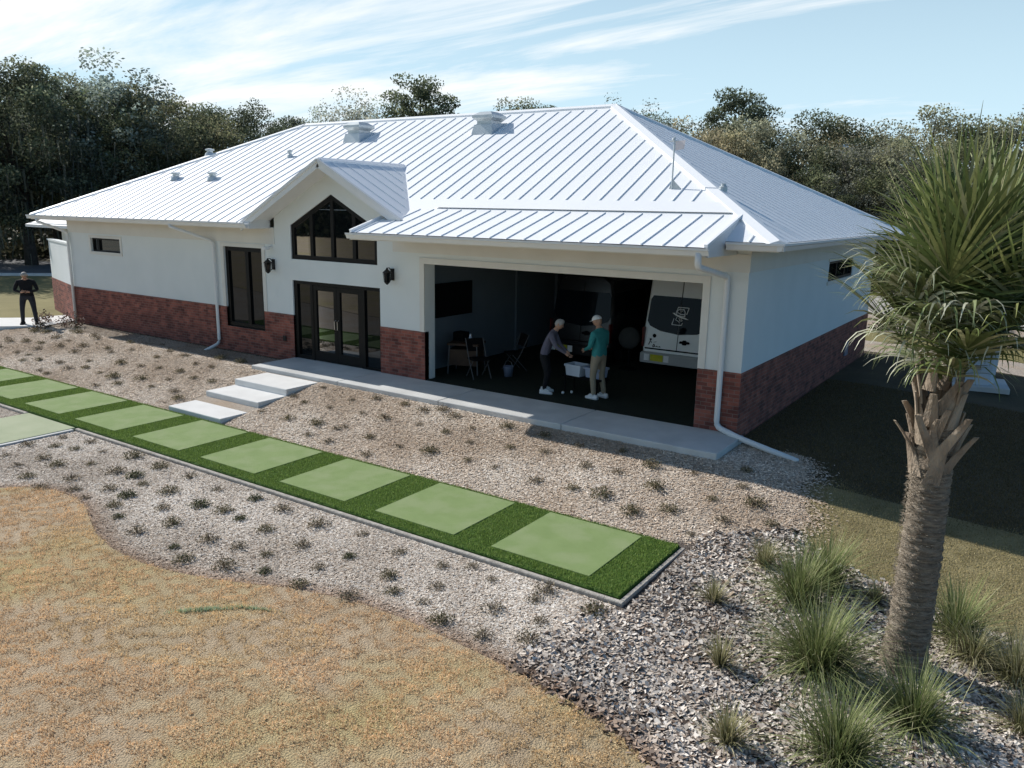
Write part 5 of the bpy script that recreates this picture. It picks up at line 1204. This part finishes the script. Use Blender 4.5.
fn = empty('floor_fan', (-4.34,4.3,0), R(10), 'round pale grey fan standing between the two vans', 'fan')
v = MB(); v.lathe([(.06,-.07),(.26,-.06),(.29,0),(.26,.06),(.06,.07)],(0,0,0),24); q = v.build('fan_head', M['fan_grey'], fn, True); q.location = (0,0,.82); q.rotation_euler = (R(80),0,0)
v = MB(); v.tube([(0,.03,.04),(0,.03,.6)],.02,8); v.lathe([(.24,0),(.22,.03),(.03,.05)],(0,.03,.0),16); v.build('stand', M['blackmatte'], fn)

# ------------------------------------------------------------------ people
TORSO = ('sp', 'ch', 'hi', 'kn')
def person(loc, rz, label, J, mats_, segmat, head_dir, cap_mat=None, hair=True, k=1.0, headtilt=0.0, bulk=1.0):
    """J joints (facing +y); body grown as one skin surface; hands with five fingers; head with face"""
    root = empty('person', loc, rz, label, 'person'); root.scale = (k*bulk, k*bulk, k)
    jn = list(J.keys()); ed = [('pelvis','spine'),('spine','chest'),('chest','neck'),('neck','head'),
        ('chest','shl'),('shl','ell'),('ell','wrl'),('wrl','hal'),('chest','shr'),('shr','elr'),('elr','wrr'),('wrr','har'),
        ('pelvis','hil'),('hil','knl'),('knl','anl'),('anl','tol'),('pelvis','hir'),('hir','knr'),('knr','anr'),('anr','tor')]
    rad = dict(pelvis=(.155,.115),spine=(.15,.11),chest=(.165,.115),neck=(.062,.062),head=(.06,.06),sh=(.078,.075),el=(.05,.05),wr=(.034,.034),ha=(.036,.026),hi=(.105,.10),kn=(.068,.068),an=(.052,.055),to=(.045,.04))
    me = bpy.data.meshes.new('body'); me.from_pydata([J[n_] for n_ in jn], [(jn.index(a_), jn.index(b_)) for a_, b_ in ed], [])
    ob = link_mesh('body', me)
    md = ob.modifiers.new('skin', 'SKIN'); md.use_smooth_shade = True
    for i, n_ in enumerate(jn):
        q = rad.get(n_, rad.get(n_[:2])); me.skin_vertices[0].data[i].radius = q; me.skin_vertices[0].data[i].use_root = (n_ == 'pelvis')
    sb = ob.modifiers.new('sub', 'SUBSURF'); sb.levels = 2; sb.render_levels = 2
    dg = bpy.context.evaluated_depsgraph_get(); m2 = bpy.data.meshes.new_from_object(ob.evaluated_get(dg)); bpy.data.objects.remove(ob)
    m2.materials.clear()
    for mt in mats_+[M['eye'], M['lip']]: m2.materials.append(mt)
    bm = bmesh.new(); bm.from_mesh(m2)
    segs = [(Vector(J[a_]), Vector(J[b_]), segmat.get((a_, b_), segmat.get((a_[:2], b_[:2]), segmat['*'])), b_[:2]) for a_, b_ in ed]
    for f_ in bm.faces:
        c_ = f_.calc_center_median(); best = None
        for a_, b_, mi, nm in segs:
            ab = b_-a_; t_ = max(0, min(1, (c_-a_).dot(ab)/ab.length_squared)); dd = (c_-(a_+ab*t_)).length
            if best is None or dd < best[0]: best = (dd, mi, 0, nm)
        if best[1] in (1, 2) and best[3] in TORSO: best = (0, 1 if c_.z > J['pelvis'][2]-.03 else 2)
        f_.material_index = best[1]; f_.smooth = True
    # hands: fingers and thumb added to the same mesh
    def addmb(mb_, mi):
        vs = [bm.verts.new(p) for p in mb_.v]
        for f_ in mb_.f:
            try: q = bm.faces.new([vs[i] for i in f_]); q.material_index = mi if mi is not None else 0; q.smooth = True
            except ValueError: pass
    for sd_ in ('l', 'r'):
        w_, hh_ = Vector(J['wr'+sd_]), Vector(J['ha'+sd_]); d_ = (hh_-w_).normalized(); sx2 = d_.cross(Vector((0,1,0))); sx2 = sx2.normalized() if sx2.length > .2 else Vector((1,0,0)); nn = sx2.cross(d_).normalized()
        fm = MB()
        for i, L_ in enumerate((.070,.080,.075,.058)):
            b_ = hh_+sx2*(-.027+.018*i)+d_*.01; fm.tube([b_, b_+d_*L_*.5+nn*.008, b_+d_*L_*.85+nn*.03], [.009,.0085,.006], 6)
        b_ = w_.lerp(hh_, .55)-sx2*.028; fm.tube([b_, b_-sx2*.025+d_*.03, b_-sx2*.03+d_*.06+nn*.012], [.011,.010,.007], 6)
        addmb(fm, 0)
    # head
    hc = Vector(J['head']); hd = MB(); nr, ns = 16, 20
    for i in range(nr+1):
        ph = math.pi*i/nr
        for q in range(ns):
            t_ = 2*math.pi*q/ns; X, Y, Z = math.sin(ph)*math.cos(t_), math.sin(ph)*math.sin(t_), math.cos(ph)
            lower = max(0, -Z); X *= .076*(1-.28*lower); Y2 = Y*.098*(1-.15*lower)+(.012*lower if Y > 0 else 0); Z *= .118
            hd.v.append((X, Y2, Z))
    hd.f = [(i*ns+q, (i+1)*ns+q, (i+1)*ns+(q+1) % ns, i*ns+(q+1) % ns) for i in range(nr) for q in range(ns)]
    nose = MB(); nose.add([(-.014,.088,-.025),(.014,.088,-.025),(0,.122,-.022),(0,.095,.02)],[(0,1,2),(0,2,3),(1,3,2),(0,3,1)])
    ears = MB()
    for sg in (-1,1): ears.sphere((sg*.078,-.005,-.005),(.012,.022,.033),8,6)
    eyes = MB()
    for sg in (-1,1): eyes.sphere((sg*.030,.086,.012),(.011,.010,.007),8,6)
    lips = MB(); lips.sphere((0,.090,-.058),(.024,.010,.007),8,6)
    q = Matrix.Rotation(headtilt, 4, 'X'); q = Matrix.Rotation(head_dir, 4, 'Z') @ q
    for mb_, mi in ((hd,0),(nose,0),(ears,0),(eyes,4),(lips,5)):
        mb_.v = [tuple(hc+Vector((0,.02,.075))+(q @ Vector(p))) for p in mb_.v]; addmb(mb_, mi)
    bmesh.ops.recalc_face_normals(bm, faces=bm.faces[:]); bm.to_mesh(m2); bm.free()
    link_mesh('body', m2, root)
    def T(p): return tuple(hc+Vector((0,.02,.075))+(q @ Vector(p)))
    if cap_mat:
        c = MB(); ns = 20
        for i in range(6):
            ph = math.pi/2*i/5*.98
            for t in range(ns): a_ = 2*math.pi*t/ns; c.v.append((.086*math.cos(ph)*math.cos(a_), .107*math.cos(ph)*math.sin(a_), .03+.10*math.sin(ph)))
        c.f = [(i*ns+t, i*ns+(t+1) % ns, (i+1)*ns+(t+1) % ns, (i+1)*ns+t) for i in range(5) for t in range(ns)]
        b = len(c.v); ks = 9
        for i in range(ks):
            a_ = R(25+130*i/(ks-1)); c.v.append((.084*math.cos(a_), .105*math.sin(a_), .038))
        for i in range(ks):
            a_ = R(25+130*i/(ks-1)); c.v.append((.088*math.cos(a_), .108*math.sin(a_)+.075*math.sin(math.pi*i/(ks-1)), .022))
        c.f += [(b+i, b+i+1, b+ks+i+1, b+ks+i) for i in range(ks-1)]; c.m = [0]*len(c.f)
        c.v = [T(p) for p in c.v]; c.build('cap', cap_mat, root, True)
    elif hair:
        c = MB(); ns = 20
        for i in range(7):
            ph = -.35+(math.pi/2+.35)*i/6
            for t in range(ns):
                a_ = 2*math.pi*t/ns; fr_ = max(0, math.sin(a_)); zz = .122*math.sin(ph); r_ = math.cos(ph)
                lift = fr_*.085*(1-i/6) ; c.v.append((.081*r_*math.cos(a_), (.103*r_*math.sin(a_))*(1-.12*fr_), zz+lift))
        c.f = [(i*ns+t, i*ns+(t+1) % ns, (i+1)*ns+(t+1) % ns, (i+1)*ns+t) for i in range(6) for t in range(ns)]; c.m = [0]*len(c.f)
        c.v = [T(p) for p in c.v]; c.build('hair', M['grey_hair'], root, True)
    # shoe soles / shoes
    for sd_ in ('l','r'):
        a_, t_ = Vector(J['an'+sd_]), Vector(J['to'+sd_]); d_ = (t_-a_); d_.z = 0; d_.normalize(); s_ = Vector((-d_.y, d_.x, 0)); c = MB(); pr = [(-.10,.036),(-.06,.045),(.06,.05),(.14,.048),(.19,.03),(.205,.008)]
        up = [.10,.10,.085,.065,.05,.035]
        for (l_, w2), hh2 in zip(pr, up):
            for (u_, z_) in ((-1,0),(-1,.03),(-.55,hh2),(.55,hh2),(1,.03),(1,0)):
                p = Vector((a_.x,a_.y,0))+d_*l_+s_*u_*w2; c.v.append((p.x,p.y,z_))
        c.f = [(i*6+q_, i*6+(q_+1) % 6, (i+1)*6+(q_+1) % 6, (i+1)*6+q_) for i in range(5) for q_ in range(6)]+[tuple(range(6)), tuple(30+i for i in range(6))]; c.m = [0]*len(c.f)
        c.build('shoe', mats_[3], root, True)
    return root
SM = {'*': 1, ('pelvis','hil'): 2, ('pelvis','hir'): 2, ('hi','kn'): 2, ('kn','an'): 2, ('an','to'): 3, ('neck','head'): 0, ('wr','ha'): 0}
JT = dict(pelvis=(0,-.02,.98),spine=(0,0,1.14),chest=(0,-.01,1.36),neck=(0,.02,1.52),head=(0,.06,1.60),
    shl=(-.19,0,1.42),ell=(-.25,.03,1.14),wrl=(-.15,.24,1.05),hal=(-.10,.31,1.03),shr=(.19,0,1.42),elr=(.25,.03,1.14),wrr=(.15,.24,1.05),har=(.10,.31,1.03),
    hil=(-.10,0,.90),knl=(-.12,.04,.50),anl=(-.13,-.01,.10),tol=(-.14,.12,.045),hir=(.10,0,.90),knr=(.12,.02,.50),anr=(.14,-.05,.10),tor=(.16,.08,.045))
person((-3.42,.93,0), R(78), 'man in a teal pullover, khaki trousers and white cap standing in the garage opening', JT, [M['skin'],M['teal'],M['khaki'],M['white_shoe']], SM, R(10), M['white_cap'], False, 1.01, R(-18), 1.08)
JB = dict(pelvis=(0,-.12,.94),spine=(0,-.04,1.11),chest=(0,.06,1.32),neck=(0,.14,1.46),head=(0,.20,1.52),
    shl=(-.18,.07,1.37),ell=(-.22,.19,1.11),wrl=(-.16,.38,.96),hal=(-.14,.45,.90),shr=(.18,.07,1.37),elr=(.22,.21,1.11),wrr=(.15,.42,.97),har=(.13,.49,.91),
    hil=(-.10,-.11,.87),knl=(-.12,-.02,.48),anl=(-.13,-.10,.10),tol=(-.14,.03,.045),hir=(.10,-.11,.87),knr=(.12,.0,.48),anr=(.13,-.06,.10),tor=(.15,.08,.045))
person((-4.55,.70,0), R(-72), 'grey haired man in a greyish violet sweater and black trousers bending to the tubs', JB, [M['skin'],M['violet_grey'],M['black_cloth'],M['white_shoe']], SM, 0, None, True, 0.98, R(-25))
JP = dict(pelvis=(0,-.02,.98),spine=(0,0,1.14),chest=(0,0,1.36),neck=(0,.04,1.51),head=(0,.09,1.57),
    shl=(-.20,0,1.42),ell=(-.29,.06,1.15),wrl=(-.10,.26,1.10),hal=(-.03,.32,1.13),shr=(.20,0,1.42),elr=(.29,.06,1.15),wrr=(.10,.27,1.10),har=(.03,.33,1.13),
    hil=(-.11,0,.90),knl=(-.15,.03,.50),anl=(-.17,0,.10),tol=(-.19,.13,.045),hir=(.11,0,.90),knr=(.15,.03,.50),anr=(.17,0,.10),tor=(.19,.13,.045))
person((-24.0,-1.25,-.083), R(238), 'man in black jacket and dark trousers standing on the concrete path looking down', JP, [M['skin'],M['black_cloth'],M['charcoal'],M['black_cloth']], SM, 0, None, True, 1.0, R(-32), 1.16)
